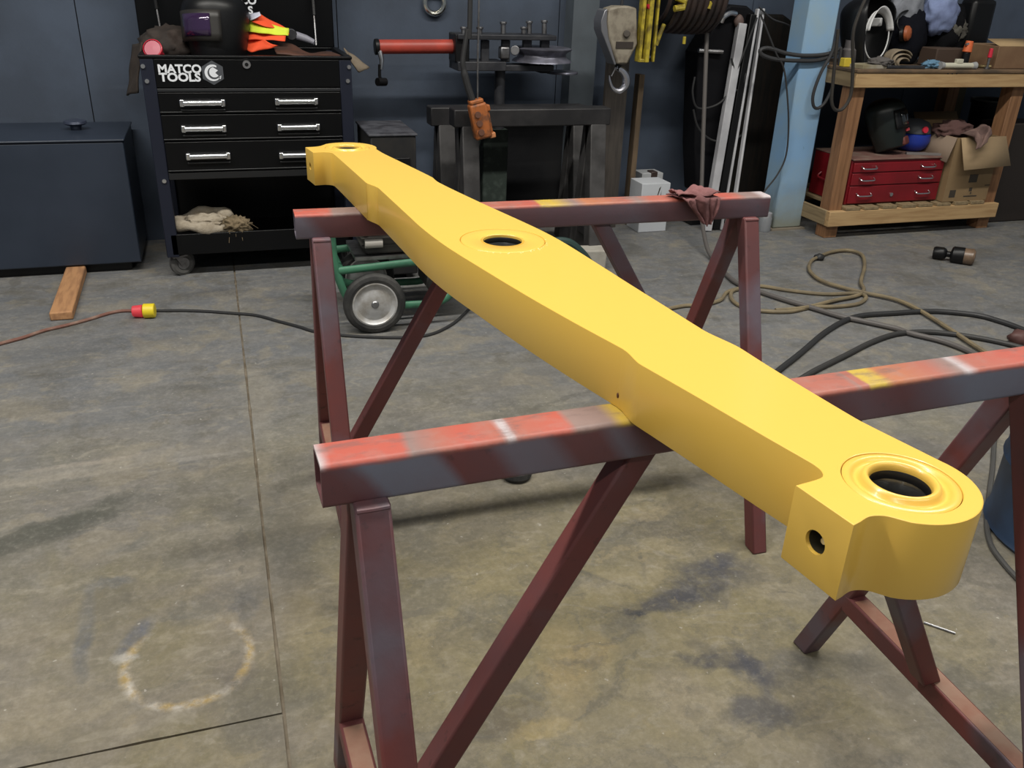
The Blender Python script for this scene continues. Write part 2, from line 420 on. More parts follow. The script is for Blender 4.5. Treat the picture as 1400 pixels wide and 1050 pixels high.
    # hairline cracks
    vor = g.add('ShaderNodeTexVoronoi', {'Vector': g.scale(pos, (1, 1, 0)), 'Scale': 1.1}, feature='DISTANCE_TO_EDGE').outputs[0]
    ck = g.math('MULTIPLY', g.ramp(g.math('ADD', vor, g.math('MULTIPLY', g.math('SUBTRACT', g.noise(pos, 6, 5, 0.7), 0.5), 0.16)), 0.0, 0.004, 1, 0), g.ramp(n_big, 0.47, 0.56))
    c = g.mix(g.math('MULTIPLY', ck, 0.45), c, lin((0.09, 0.085, 0.075)))
    g.l.new(c, b.inputs['Base Color'])
    g.l.new(g.ramp(n_mid, 0.3, 0.7, 0.42, 0.72), b.inputs['Roughness'])
    b.inputs['Specular IOR Level'].default_value = 0.35
    hgt = g.math('ADD', g.math('MULTIPLY', n_fine, 0.5), g.math('MULTIPLY', n_mid, 0.8))
    g.l.new(g.add('ShaderNodeBump', {'Strength': 0.12, 'Distance': 0.01, 'Height': hgt}).outputs[0], b.inputs['Normal'])
    return m
conc = floor_material()
joint_dirt = mat('joint_dirt', (0.12, 0.095, 0.065), 0.95, col2=(0.19, 0.16, 0.12), vscale=14)
XJ, YJ, GAP = 0.004, 1.344, 0.0035
WALL_Y = 4.86
flo = MB().box((-5.2, -5.0, -0.12), (7.0, 5.06, -0.006)).build('floor', joint_dirt)
struct(flo)
def rough_slab(x0, y0, x1, y1):
    """slab whose sawn edges are slightly chipped"""
    bm = MB(); pts = []
    def edge(a, b):
        a = Vector(a); b = Vector(b); d = b - a; n = max(2, int(d.length / 0.05)); nn = Vector((-d.y, d.x)).normalized()
        for i in range(n):
            p = a + d * (i / n)
            w = max(0, noise.noise(Vector((p.x * 9, p.y * 9, 0.3)))) ** 2 * 0.006 if 0 < i < n else 0
            pts.append(p + nn * w)
    edge((x0, y0), (x1, y0)); edge((x1, y0), (x1, y1)); edge((x1, y1), (x0, y1)); edge((x0, y1), (x0, y0))
    bm.prism([(p.x, p.y) for p in pts], -0.006, 0.0)
    return bm
for (x0, y0, x1, y1) in [(-5.2, YJ + .0022, XJ - GAP, 5.06), (-5.2, -5.0, XJ - GAP, YJ - .0022), (XJ + GAP, -5.0, 7.0, 5.06)]:
    rough_slab(x0, y0, x1, y1).build('slab', conc, flo, smooth=0)

# ------------------------------------------------------------------ back wall of painted panels, ceiling
wall_m = mat('grey_wall_paint', (0.062, 0.082, 0.120), 0.75, col2=(0.044, 0.057, 0.082), vscale=2.2, bump=0.15, bscale=50)
wall_dark = mat('wall_gap', (0.012, 0.013, 0.015), 0.9)
wl = MB().box((-5.2, WALL_Y + 0.012, 0.0), (7.0, WALL_Y + 0.20, CEIL)).build('wall_back', wall_dark)
struct(wl)
seam0 = P(112, 60, WALL_Y).x
x = seam0 - 4 * 1.22
while x < 7.0:
    a, b_ = max(x, -5.2), min(x + 1.22 - 0.005, 7.0)
    MB().box((a, WALL_Y, 0.0), (b_, WALL_Y + 0.012, CEIL)).build('panel', wall_m, wl, smooth=0)
    x += 1.22
ceil_m = mat('ceiling_sheet', (0.35, 0.35, 0.35), 0.8)
ce = MB().box((-5.2, -5.0, CEIL), (7.0, 5.06, CEIL + 0.1)).build('ceiling', ceil_m); struct(ce)
lamp_house = mat('lamp_housing', (0.7, 0.7, 0.7), 0.5)
tube_m = mat('lit_tube', (0.9, 0.9, 0.88), 0.4)
tube_m.node_tree.nodes['Principled BSDF'].inputs['Emission Color'].default_value = (1, .97, .9, 1)
tube_m.node_tree.nodes['Principled BSDF'].inputs['Emission Strength'].default_value = 3.0
for i, (sx, sy, sl, pw) in enumerate(STRIPS):
    t = thing('strip_light', ['long ceiling strip light above the left of the stands', 'long ceiling strip light above the right of the stands', 'long ceiling strip light behind the camera at left', 'long ceiling strip light behind the camera at right'][i], 'light', (sx, sy, CEIL), group='ceiling strip lights')
    MB().box((-sl / 2 - .05, -.14, -.08), (sl / 2 + .05, .14, 0.0)).build('housing', lamp_house, t)
    MB().cyl((-sl / 2, -.06, -.12), (sl / 2, -.06, -.12), .018, n=10).build('tube', tube_m, t)
    MB().cyl((-sl / 2, .06, -.12), (sl / 2, .06, -.12), .018, n=10).build('tube', tube_m, t)

# ------------------------------------------------------------------ sawhorses (red steel stands)
def horse_material(name, beam, top_z, stops, sides=None):
    """maroon primer; on the beam the worn top is chalky salmon with grey, white and yellow overspray bands"""
    m = bpy.data.materials.new(name); m.use_nodes = True
    b = m.node_tree.nodes['Principled BSDF']; g = NT(m)
    tc = g.add('ShaderNodeTexCoord').outputs['Object']
    n1 = g.noise(tc, 5.0, 6, 0.6); n2 = g.noise(tc, 38, 4, 0.6); n3 = g.noise(g.scale(tc, (1, 1, 1), loc=(3.1, 1.2, 0)), 4.2, 4, 0.5)
    maroon = g.mix(g.ramp(n1, 0.35, 0.65), lin((0.150, 0.036, 0.032)), lin((0.105, 0.038, 0.040)))
    maroon = g.mix(g.ramp(n2, 0.62, 0.72, 0, 0.55), maroon, lin((0.035, 0.015, 0.014)))
    osp = g.ramp(n3, 0.50, 0.64, 0, 0.75)
    if beam:
        sep = g.add('ShaderNodeSeparateXYZ', {0: tc})
        xx = g.math('MULTIPLY_ADD', sep.outputs[0], 1 / 1.178, g.math('MULTIPLY', g.math('SUBTRACT', n1, 0.5), 0.03))
        rp = g.add('ShaderNodeValToRGB', {0: xx}); el = rp.color_ramp.elements
        el[0].position = 0; el[0].color = lin(stops[0][1]); el[1].position = 1; el[1].color = lin(stops[-1][1])
        for p, q in stops[1:-1]:
            e = el.new(p); e.color = lin(q)
        rp.color_ramp.interpolation = 'LINEAR'
        r2 = g.add('ShaderNodeValToRGB', {0: g.math('ADD', xx, g.math('MULTIPLY_ADD', sep.outputs[2], .6, -.52))}); e2 = r2.color_ramp.elements
        e2[0].position = 0; e2[0].color = (sides[0][1],) * 3 + (1,); e2[1].position = 1; e2[1].color = (sides[-1][1],) * 3 + (1,)
        for p, q in sides[1:-1]:
            e = e2.new(p); e.color = (q, q, q, 1)
        osp = g.math('MULTIPLY', r2.outputs[0], g.ramp(n1, .25, .6, .7, 1.0))
        c = g.mix(osp, maroon, lin((0.165, 0.185, 0.245)))
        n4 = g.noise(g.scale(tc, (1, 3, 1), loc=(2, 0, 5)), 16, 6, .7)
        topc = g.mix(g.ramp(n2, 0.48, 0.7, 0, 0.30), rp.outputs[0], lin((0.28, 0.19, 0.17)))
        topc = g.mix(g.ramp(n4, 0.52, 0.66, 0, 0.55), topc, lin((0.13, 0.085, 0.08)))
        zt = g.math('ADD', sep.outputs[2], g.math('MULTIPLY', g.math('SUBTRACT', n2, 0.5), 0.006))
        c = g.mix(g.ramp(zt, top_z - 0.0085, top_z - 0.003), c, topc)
    else:
        c = g.mix(osp, maroon, lin((0.115, 0.105, 0.135)))
    g.l.new(c, b.inputs['Base Color'])
    b.inputs['Roughness'].default_value = 0.55
    g.l.new(g.add('ShaderNodeBump', {'Strength': 0.12, 'Distance': 0.004, 'Height': n2}).outputs[0], b.inputs['Normal'])
    return m
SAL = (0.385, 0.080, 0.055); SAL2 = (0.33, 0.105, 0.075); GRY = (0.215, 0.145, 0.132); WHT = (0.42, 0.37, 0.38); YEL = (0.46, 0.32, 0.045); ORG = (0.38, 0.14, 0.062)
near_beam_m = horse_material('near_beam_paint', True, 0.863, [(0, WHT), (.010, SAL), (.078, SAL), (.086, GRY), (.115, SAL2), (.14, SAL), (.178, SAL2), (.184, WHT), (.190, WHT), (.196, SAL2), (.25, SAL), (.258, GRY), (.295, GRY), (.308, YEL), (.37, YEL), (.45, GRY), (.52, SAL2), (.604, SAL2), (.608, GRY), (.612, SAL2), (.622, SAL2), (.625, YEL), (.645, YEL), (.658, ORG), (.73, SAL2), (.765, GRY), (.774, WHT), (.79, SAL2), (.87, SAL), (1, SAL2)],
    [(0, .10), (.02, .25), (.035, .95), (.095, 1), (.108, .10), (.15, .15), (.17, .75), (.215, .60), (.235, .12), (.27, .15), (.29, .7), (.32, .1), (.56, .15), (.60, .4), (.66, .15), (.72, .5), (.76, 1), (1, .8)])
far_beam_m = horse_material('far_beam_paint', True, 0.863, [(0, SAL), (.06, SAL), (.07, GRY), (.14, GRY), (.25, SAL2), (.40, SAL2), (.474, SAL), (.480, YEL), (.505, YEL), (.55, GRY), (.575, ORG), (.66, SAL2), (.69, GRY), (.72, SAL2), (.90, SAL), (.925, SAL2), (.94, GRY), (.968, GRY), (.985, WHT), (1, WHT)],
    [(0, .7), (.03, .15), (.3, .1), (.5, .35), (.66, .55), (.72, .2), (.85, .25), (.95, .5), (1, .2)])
leg_m = horse_material('sawhorse_leg_paint', False, 0, None)
scuff_m = mat('scuffed_rail_paint', (0.22, 0.10, 0.065), 0.7, col2=(0.27, 0.17, 0.12), vscale=9)

ZT, TB, LB, SP, LW = 0.863, 0.056, 1.178, 0.33, 0.041
def rounded_sq(h, r, n=5):
    pts = []
    for cx, cy, a0 in ((h - r, h - r, 0), (-h + r, h - r, 90), (-h + r, -h + r, 180), (h - r, -h + r, 270)):
        for k in range(n + 1):
            a = R_(a0 + 90 * k / n); pts.append((cx + r * math.cos(a), cy + r * math.sin(a)))
    return pts
def sawhorse(label, corner, psi, beam_m, legs):
    """corner: world xy of the left front top corner of the beam"""
    n = Vector((-math.sin(psi), math.cos(psi)))
    o = Vector(corner) + n * (TB / 2)
    t = thing('steel_sawhorse', label, 'sawhorse', (o.x, o.y, 0), psi, 'red steel sawhorses')
    # hollow beam
    bm = MB(); out = rounded_sq(TB / 2, 0.007); inn = rounded_sq(TB / 2 - 0.005, 0.004); N = len(out)
    zc = ZT - TB / 2; vs = []
    for xx in (0, LB):
        vs += [(xx, p, zc + q) for p, q in out] + [(xx, p, zc + q) for p, q in inn]
    fs = []
    for k in range(N):
        k2 = (k + 1) % N
        fs += [(k, k2, 2 * N + k2, 2 * N + k), (N + k2, N + k, 3 * N + k, 3 * N + k2), (k2, k, N + k, N + k2), (2 * N + k, 2 * N + k2, 3 * N + k2, 3 * N + k)]
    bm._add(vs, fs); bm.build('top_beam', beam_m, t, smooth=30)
    zb = ZT - TB
    RT = 0.222
    for pair in legs:
        rail = []
        for sd, (ex, fx) in zip((-1, 1), pair):
            a = Vector((fx, sd * SP, 0.0)); b = Vector((ex, sd * 0.018, zb + 0.004))
            d = b - a; lg = MB(); ang = math.atan2(d.y, d.z)
            hw = LW / 2; hd = LW / 2 / math.cos(ang)      # square section legs cut level at the floor
            vs = [(a.x - hw, a.y - hd, 0), (a.x + hw, a.y - hd, 0), (a.x + hw, a.y + hd, 0), (a.x - hw, a.y + hd, 0),
                  (b.x - hw, b.y - hd, b.z), (b.x + hw, b.y - hd, b.z), (b.x + hw, b.y + hd, b.z), (b.x - hw, b.y + hd, b.z)]
            lg._add(vs, [(0, 3, 2, 1), (4, 5, 6, 7), (0, 1, 5, 4), (1, 2, 6, 5), (2, 3, 7, 6), (3, 0, 4, 7)])
            lo = lg.build('leg', leg_m, t, bevel=0.004)
            MB().tube([(b.x - hw * .9, b.y - hd * sd * -1, zb - .001), (b.x, b.y - hd * sd * -1, zb - .0015), (b.x + hw * .9, b.y - hd * sd * -1, zb - .001)], .0035, 8).build('weld_bead', leg_m, lo)
            k = (RT - 0.02) / zb
            rail.append(Vector((fx + (ex - fx) * k, sd * (SP + (0.018 - SP) * k - 0.012), RT - LW / 2)))
        ra, rb = rail
        MB().bar(ra, rb, LW, LW).build('foot_rail', leg_m, t, bevel=0.004)
        up_ = Vector((0, 0, LW / 2 + .0002))
        MB().bar(ra.lerp(rb, .06) + up_, ra.lerp(rb, .94) + up_, LW - .009, .001).build('scuffed_top', scuff_m, t)
        xr = (ra.x + rb.x) / 2; ex = pair[1][0]
        bx = 0.405 if ex < LB / 2 else LB - 0.455
        a = Vector((xr, 0, RT)); b = Vector((bx, 0, zb + 0.002)); w = 0.036
        hx = w / 2 / math.sin(math.atan2(b.z - a.z, abs(b.x - a.x)))
        sg = 1 if bx > xr else -1
        br = MB()
        br._add([(a.x - hx + sg * hx, -w / 2, a.z), (a.x + hx + sg * hx, -w / 2, a.z), (a.x + hx + sg * hx, w / 2, a.z), (a.x - hx + sg * hx, w / 2, a.z),
                 (b.x - hx, -w / 2, b.z), (b.x + hx, -w / 2, b.z), (b.x + hx, w / 2, b.z), (b.x - hx, w / 2, b.z)],
                [(0, 3, 2, 1), (4, 5, 6, 7), (0, 1, 5, 4), (1, 2, 6, 5), (2, 3, 7, 6), (3, 0, 4, 7)])
        br.build('brace', leg_m, t, bevel=0.004)
    return t
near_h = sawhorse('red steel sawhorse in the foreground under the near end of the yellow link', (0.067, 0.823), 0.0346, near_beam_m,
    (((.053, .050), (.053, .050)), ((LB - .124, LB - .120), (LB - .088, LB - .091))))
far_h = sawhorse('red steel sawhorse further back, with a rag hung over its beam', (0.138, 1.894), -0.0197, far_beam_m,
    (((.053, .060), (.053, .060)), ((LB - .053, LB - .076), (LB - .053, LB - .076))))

# ------------------------------------------------------------------ yellow steel link
ZL = ZT + 0.0005; TL = 0.080
Z1 = ZL + TL
hf = Vector((0.302, 2.220, ZL)); LANG = R_(-81.37); LK = 1.7116
link = thing('steel_link', 'long yellow painted steel link arm lying across both red sawhorses', 'machine part', (hf.x, hf.y, ZL), LANG)
def arc(cx, cy, r, a0, a1, n):
    return [(cx + r * math.cos(R_(a0 + (a1 - a0) * k / n)), cy + r * math.sin(R_(a0 + (a1 - a0) * k / n))) for k in range(n + 1)]
def dense(pts, k=5):
    return [(p.x, p.y) for p in smooth_path([(a, b, 0) for a, b in pts], k)]
BR = 0.0685
front = [(-0.033, -0.097), (0.039, -0.097)] \
    + dense([(0.039, -0.090), (0.039, -0.074), (0.044, -0.063), (0.053, -0.0565), (0.066, -0.055), (0.11, -0.0575)]) \
    + dense([(0.25, -0.0675), (0.378, -0.0772), (0.392, -0.0775), (0.405, -0.0762), (0.425, -0.0715), (0.437, -0.0702), (0.452, -0.0702), (0.56, -0.0795), (0.684, -0.0905), (0.74, -0.0955), (0.80, -0.0988), (0.865, -0.1000), (0.93, -0.0985), (0.99, -0.0955), (1.05, -0.0925), (1.15, -0.0865), (1.254, -0.0775), (1.342, -0.0678), (1.354, -0.0670), (1.366, -0.0678), (1.390, -0.0725), (1.400, -0.0730), (1.412, -0.0720), (1.486, -0.0655), (1.56, -0.0600)]) \
    + dense([(1.60, -0.0570), (1.645, -0.0530), (1.658, -0.0525), (1.668, -0.0545), (1.675, -0.0600), (1.677, -0.0700), (1.677, -0.088)]) \
    + [(1.677, -0.0945), (1.7455, -0.0945)] \
    + dense([(1.7440, -0.085), (1.7415, -0.074), (1.7425, -0.066), (1.7470, -0.0575), (1.7560, -0.0505)]) \
    + arc(LK, 0, BR, -42, 100, 26) \
    + dense([(1.66, 0.0640), (1.62, 0.0605), (1.59, 0.0600), (1.478, 0.0655), (1.412, 0.0710), (1.398, 0.0715), (1.385, 0.0705), (1.355, 0.0668), (1.340, 0.0662), (1.325, 0.0670), (1.25, 0.0722), (1.15, 0.0790), (1.072, 0.0850), (0.962, 0.0930), (0.90, 0.0958), (0.84, 0.0950), (0.77, 0.0905), (0.70, 0.0848), (0.612, 0.0780), (0.50, 0.0710), (0.44, 0.0688), (0.425, 0.0690), (0.405, 0.0712), (0.392, 0.0735), (0.378, 0.0740), (0.329, 0.0725), (0.20, 0.0665), (0.105, 0.0620), (0.070, 0.0620)]) \
    + arc(0, 0, 0.0725, 60, 212, 28) \
    + dense([(-0.0500, -0.0480), (-0.0405, -0.0575), (-0.0350, -0.068), (-0.0330, -0.080), (-0.0330, -0.092)])
HOLES = [(0.0, 0.0, 0.0545), (0.878, 0.003, 0.0720), (LK, 0.0, 0.0520)]
cu = bpy.data.curves.new('plate', 'CURVE'); cu.dimensions = '2D'; cu.fill_mode = 'BOTH'
def poly_spline(pts):
    sp = cu.splines.new('POLY'); sp.points.add(len(pts) - 1)
    for q, p in zip(sp.points, pts): q.co = (p[0], p[1], 0, 1)
    sp.use_cyclic_u = True
poly_spline(front)
for cx, cy, r in HOLES: poly_spline(arc(cx, cy, r, 0, 354, 59))
cu.extrude = TL / 2 - 0.0012; cu.bevel_depth = 0.0012; cu.bevel_resolution = 1; cu.offset = -0.0012
tmp = bpy.data.objects.new('plate_tmp', cu); COL.objects.link(tmp)
bpy.context.view_layer.update()
me = bpy.data.meshes.new_from_object(tmp.evaluated_get(bpy.context.evaluated_depsgraph_get()))
bpy.data.objects.remove(tmp)
bm = bmesh.new(); bm.from_mesh(me); bmesh.ops.remove_doubles(bm, verts=bm.verts, dist=1e-5); bm.to_mesh(me); bm.free()
plate = bpy.data.objects.new('plate', me); COL.objects.link(plate); plate.location = (0, 0, TL / 2)
# bolt holes drilled in from the two ears
EARS = [(0.003, -0.097), (1.7112, -0.0945)]
cut = MB()
for ex, ey in EARS: cut.cyl((ex, ey - 0.02, 0), (ex, ey + 0.035, 0), 0.0115 if ex > 1 else 0.009, n=24)
co = cut.build('cutter', yellow); 
md = plate.modifiers.new('Bool', 'BOOLEAN'); md.object = co; md.operation = 'DIFFERENCE'; md.solver = 'EXACT'
co.location = (0, 0, TL / 2)
bpy.context.view_layer.update()
me2 = bpy.data.meshes.new_from_object(plate.evaluated_get(bpy.context.evaluated_depsgraph_get()))
plate.modifiers.clear(); plate.data = me2
bpy.data.objects.remove(co)
me2.materials.clear(); me2.materials.append(yellow)
me2.polygons.foreach_set('material_index', [0] * len(me2.polygons))
me2.polygons.foreach_set('use_smooth', [True] * len(me2.polygons)); me2.set_sharp_from_angle(angle=R_(30))
bm = bmesh.new(); bm.from_mesh(me2)
for e in bm.edges:
    if len(e.link_faces) == 2:
        fl2 = [abs(f.normal.z) > .99 for f in e.link_faces]
        if fl2[0] != fl2[1]: e.smooth = False
bm.to_mesh(me2); bm.free()
plate.parent = link
for ex, ey in EARS:
    M = Matrix.Translation((ex, ey + 0.022, TL / 2 - .002)) @ Matrix.Rotation(R_(90), 4, 'X')
    MB().lathe([(0.0001, .012), (.003, .012), (.003, .008), (.0055, .008), (.0055, .004), (.009, .003), (.009, 0.0), (.0001, 0)], 12, M).build('grease_fitting', chrome, link)
rim_paint = yellow
hole_m = mat('dark_hole', (.035, .030, .016), .5)  # dark lining set deep inside the bolt hole of each ear
for ex, ey in EARS:
    r = (.0115 if ex > 1 else .009) - .0002
    MB().lathe([(r, -.004), (r, -.0345), (.0001, -.0345)], 24, Matrix.Translation((ex, ey, TL / 2)) @ Matrix.Rotation(R_(90), 4, 'X')).build('bolt_hole_lining', hole_m, link)
seal_m = mat('black_seal', (0.006, 0.006, 0.007), 0.35)
def bushing(cx, cy, ro, prof, bore):
    M = Matrix.Translation((cx, cy, 0))
    b = MB().lathe(prof, 72, M, close=True).build('bushing', rim_paint, link, smooth=50)
    MB().lathe([(bore + .001, TL - .003), (bore - .0012, TL - .006), (bore - .0015, TL - .0125), (bore + .001, TL - .0135)], 56, M).build('seal', seal_m, b, smooth=50)
    MB().lathe([(bore - .0002, TL - .0115), (bore - .0025, TL - .016), (bore - .0045, TL - .034), (bore - .0025, TL - .056), (bore + .001, TL - .060)], 56, M).build('ball_bearing', bore_steel, b, smooth=60)
    MB().lathe([(0.0001, TL - .066), (bore + .001, TL - .066), (bore + .001, TL - .070), (0.0001, TL - .070)], 40, M).build('bottom_seal', seal_m, b)
    return b
T_ = TL
bushing(LK, 0, .0520, [(.0513, .004), (.0513, T_ - .0010), (.0500, T_ - .0002), (.0470, T_ + .0004), (.0445, T_ + .0002), (.0425, T_ - .0018), (.0405, T_ - .0036), (.0385, T_ - .0038), (.0368, T_ - .0022), (.0350, T_ + .0006), (.0330, T_ + .0028), (.0310, T_ + .0034), (.0290, T_ + .0022), (.0275, T_ - .0002), (.0268, T_ - .003), (.0268, .004)], .0268)
bushing(0, 0, .0545, [(.0538, .004), (.0538, T_ - .0010), (.0525, T_ - .0002), (.0480, T_ + .0002), (.0455, T_ - .0005), (.0430, T_ - .0030), (.0405, T_ - .0036), (.0385, T_ - .0022), (.0365, T_ + .0004), (.0345, T_ + .0024), (.0320, T_ + .0024), (.0295, T_ + .0004), (.0285, T_ - .003), (.0285, .004)], .0285)
bushing(0.878, 0.003, .0720, [(.0710, .004), (.0710, T_ - .0012), (.0700, T_ - .0003), (.0680, T_), (.0380, T_), (.0365, T_ - .0008), (.0358, T_ - .0030), (.0350, T_ - .0030), (.0345, T_ - .0005), (.0335, T_ - .0005), (.0328, T_ - .003), (.0328, .004)], .0328)

MB().blob((1.352, -.0672, .017), (.0022, .0012, .0035), .3, 3, 1, sub=2).build('paint_chip', mat('brown_chip', (.10, .035, .012), .7), link)
sp_m = MB()
for k in range(26):
    a = R_(random.uniform(-62, 75)); r = .0735 + random.uniform(-.0008, .006)
    sp_m.blob((.878 + r * math.cos(a), .003 + r * math.sin(a), TL), (.0014, .0014, .0009), .2, 2, k, sub=1)
sp_m.build('weld_spatter', mat('pale_yellow_spatter', (.80, .66, .28), .3), link)['kind'] = 'stuff'

# ------------------------------------------------------------------ black rolling tool cart
CY = 4.173                                     # front plane
cL, cR = P(188, 76, CY).x, P(481, 76, CY).x
cTop = P(330, 76, CY).z
cart = thing('tool_cart', 'black rolling tool cart with three drawers, chrome handles and its lid open', 'tool cart', ((cL + cR) / 2, CY, 0))
hw = (cR - cL) / 2; CD = 0.50
zb0 = P(300, 236, CY).z; zs1 = P(300, 318, CY).z; zs0 = P(300, 346, CY).z
z_l1 = P(330, 121.5, CY).z; z_l2 = P(330, 154.5, CY).z; z_l3 = P(330, 191, CY).z; z_l4 = P(330, 233, CY).z
pw_ = 0.055
b = MB()                                        # carcass with an open tray on top
zi = cTop - 0.13
b.box((-hw + .02, .012, zb0 - .025), (hw - .02, CD - .012, zi))
b.box((-hw + .02, .012, zi), (hw - .02, .022, cTop - .012)); b.box((-hw + .02, CD - .022, zi), (hw - .02, CD - .012, cTop - .012))
b.box((-hw + .02, .022, zi), (-hw + .032, CD - .022, cTop - .012)); b.box((hw - .032, .022, zi), (hw - .02, CD - .022, cTop - .012))
b.build('body', black_paint, cart)
b = MB()
b.box((-hw, -.004, cTop - .014), (hw, .024, cTop)); b.box((-hw, CD - .024, cTop - .014), (hw, CD + .004, cTop))
b.box((-hw, .024, cTop - .014), (-hw + .034, CD - .024, cTop)); b.box((hw - .034, .024, cTop - .014), (hw, CD - .024, cTop))
b.build('tray_rim', black_paint, cart, bevel=.004)
for sx in (-1, 1):
    for yy in (0.0, CD - .05):
        xo = sx * (hw - .004)
        pt = MB(); pt.box((min(xo, xo - sx * pw_), yy, zs0 - .01), (max(xo, xo - sx * pw_), yy + .05, cTop - .014))
        po = pt.build('corner_post', navy_black, cart, bevel=.004)
        if yy == 0.0:
            for zz, dx in ((cTop - .045, .2), (cTop - .105, .35), (zb0 - .03, .6)):
                MB().cyl((xo - sx * pw_ * dx, -.006, zz), (xo - sx * pw_ * dx, .002, zz), .009, .009, 10).build('bolt', chrome, po)
fx0, fx1 = -hw + pw_ + .004, hw - pw_ - .004
fp = MB().box((fx0, -.003, z_l1 + .006), (fx1, .014, cTop - .016)).build('front_panel', black_paint, cart, bevel=.002)
lk_ = P(337, 88, CY) - Vector((cart.location.x, CY, 0))
MB().cyl((lk_.x, -.010, lk_.z), (lk_.x, .0, lk_.z), .017, .019, 16).build('lock', chrome, fp)
MB().cyl((lk_.x, -.012, lk_.z), (lk_.x, -.009, lk_.z), .008, .008, 12).build('keyhole', black_plastic, fp)
MB().box((fx0, -.001, z_l1 - .012), (fx1, .012, z_l1 + .002)).build('trim_strip', mat('cart_trim', (.018, .019, .021), .4), cart, bevel=.002)
hmat = mat('handle_chrome', (0.80, 0.81, 0.83), 0.22, 1.0)
hposn = [[(277, 140), (405, 138)], [(279, 175), (408, 173)], [(285, 212.5), (410, 211)]]
lip_m = mat('cart_lip', (.012, .0125, .0135), .35)
for (za, zb_), hs in zip(((z_l1 - .014, z_l2), (z_l2 - .004, z_l3), (z_l3 - .004, z_l4)), hposn):
    dr = MB().box((fx0, -.006, zb_ + .004), (fx1, .014, za)).build('drawer', black_paint, cart, bevel=.003)
    MB().box((fx0, -.010, zb_ + .004), (fx1, -.004, zb_ + .010)).build('drawer_lip', lip_m, dr, bevel=.002)
    for hx, hy in hs:
        q = P(hx, hy, CY) - Vector((cart.location.x, CY, 0))
        h = MB(); h.cyl((q.x - .082, -.022, q.z), (q.x + .082, -.022, q.z), .0125, n=16)
        h.build('handle', hmat, dr, bevel=.003)
        for s in (-1, 1):
            MB().box((q.x + s * .085 - .010, -.028, q.z - .015), (q.x + s * .085 + .010, -.004, q.z + .015)).build('handle_end', hmat, dr, bevel=.004)
        MB().box((q.x - .092, -.016, q.z - .034), (q.x + .092, -.005, q.z - .026)).build('finger_lip', lip_m, dr, bevel=.003)
MB().box((fx0, -.004, zb0 - .026), (fx1, .01, z_l4 - .002)).build('base_strip', lip_m, cart, bevel=.002)
sh = MB(); sh.box((-hw + .03, .0, zs0), (hw - .03, .012, zs1)); sh.box((-hw + .03, CD - .012, zs0), (hw - .03, CD, zs1)); sh.box((-hw + .03, .012, zs0), (hw - .03, CD - .012, zs0 + .035))
sh.build('lower_shelf', black_paint, cart, bevel=.003)
MB().box((-hw + .05, CD - .03, zs0 + .03), (hw - .05, CD - .022, zb0)).build('back_panel', black_plastic, cart)
# casters
for sx in (-1, 1):
    for yy in (0.05, CD - .06):
        cx = sx * (hw - .045); r = .058
        sw = R_({(-1, .05): -62, (1, .05): 20}.get((sx, yy), 40))
        Mc = Matrix.Translation((cx, yy, 0)) @ Matrix.Rotation(sw, 4, 'Z')
        cs = MB(); cs.box((-.035, -.035, zs0 - .016), (.035, .035, zs0 - .009), Mc)
        for k in (-1, 1):
            cs._add([(k * .020, -.020, zs0 - .014), (k * .024, -.020, zs0 - .014), (k * .024, .016, zs0 - .014), (k * .020, .016, zs0 - .014),
                     (k * .020, .008, r - .012), (k * .024, .008, r - .012), (k * .024, .034, r - .012), (k * .020, .034, r - .012)],
                    [(0, 1, 2, 3), (4, 7, 6, 5), (0, 4, 5, 1), (1, 5, 6, 2), (2, 6, 7, 3), (3, 7, 4, 0)], Mc)
        c0 = cs.build('caster_fork', dull_steel, cart)
        M = Mc @ Matrix.Translation((0, .02, r)) @ Matrix.Rotation(R_(90), 4, 'Y')
        MB().lathe([(.0001, -.014), (.038, -.014), (.046, -.016), (r, -.011), (r, .011), (.046, .016), (.038, .014), (.0001, .014)], 28, M).build('wheel', mat('grey_rubber', (.07, .068, .065), .7), c0)
        MB().lathe([(.0001, -.017), (.028, -.017), (.030, -.013), (.030, .013), (.028, .017), (.0001, .017)], 20, M).build('hub', dull_steel, c0)
# lid, opened at the back
LY = CD + .012
lx0, lx1 = P(187, 25, CY + LY).x - cart.location.x, P(455.5, 25, CY + LY).x - cart.location.x
lidz = 0.46
ld_ = MB().box((lx0, LY, cTop - .004), (lx1, LY + .03, cTop + lidz)).build('lid', black_paint, cart, bevel=.006)
for (ax, ay), (bx, by) in (((210, -12), (220, 44)), ((427, -12), (432.5, 62))):
    a = P(ax, ay, CY + LY - .03) - cart.location; b_ = P(bx, by, CY + LY - .16) - cart.location
    b_.z = max(b_.z, cTop - .06)
    st = MB(); st.tube([a, b_], .0042, 8); so = st.build('gas_strut', dull_steel, cart)
    mid = a.lerp(b_, .45); MB().tube([a, mid], .0085, 10).build('strut_body', black_plastic, so)
MT = lambda px, py, Y: Matrix.Translation(P(px, py, Y) - cart.location) @ Matrix.Rotation(R_(90), 4, 'X')
text_mesh('MATCO', .0475, white_print, fp, MT(216, 99.5, CY - .0055), xs=1.04, offset=.0017)
text_mesh('TOOLS', .0475, white_print, fp, MT(218.5, 111.0, CY - .0055), xs=1.10, offset=.0017)
badge = mat('badge_grey', (.07, .075, .085), .4)
bc = P(291, 99.5, CY - .004) - cart.location
MB().prism([(0.050 * math.cos(R_(30 + 60 * k)), .050 * math.sin(R_(30 + 60 * k))) for k in range(6)], 0, .0015, Matrix.Translation(bc) @ Matrix.Rotation(R_(90), 4, 'X')).build('hex_badge', badge, fp)
em = MB()
Mb = Matrix.Translation(bc + Vector((0, -.002, 0))) @ Matrix.Rotation(R_(90), 4, 'X')
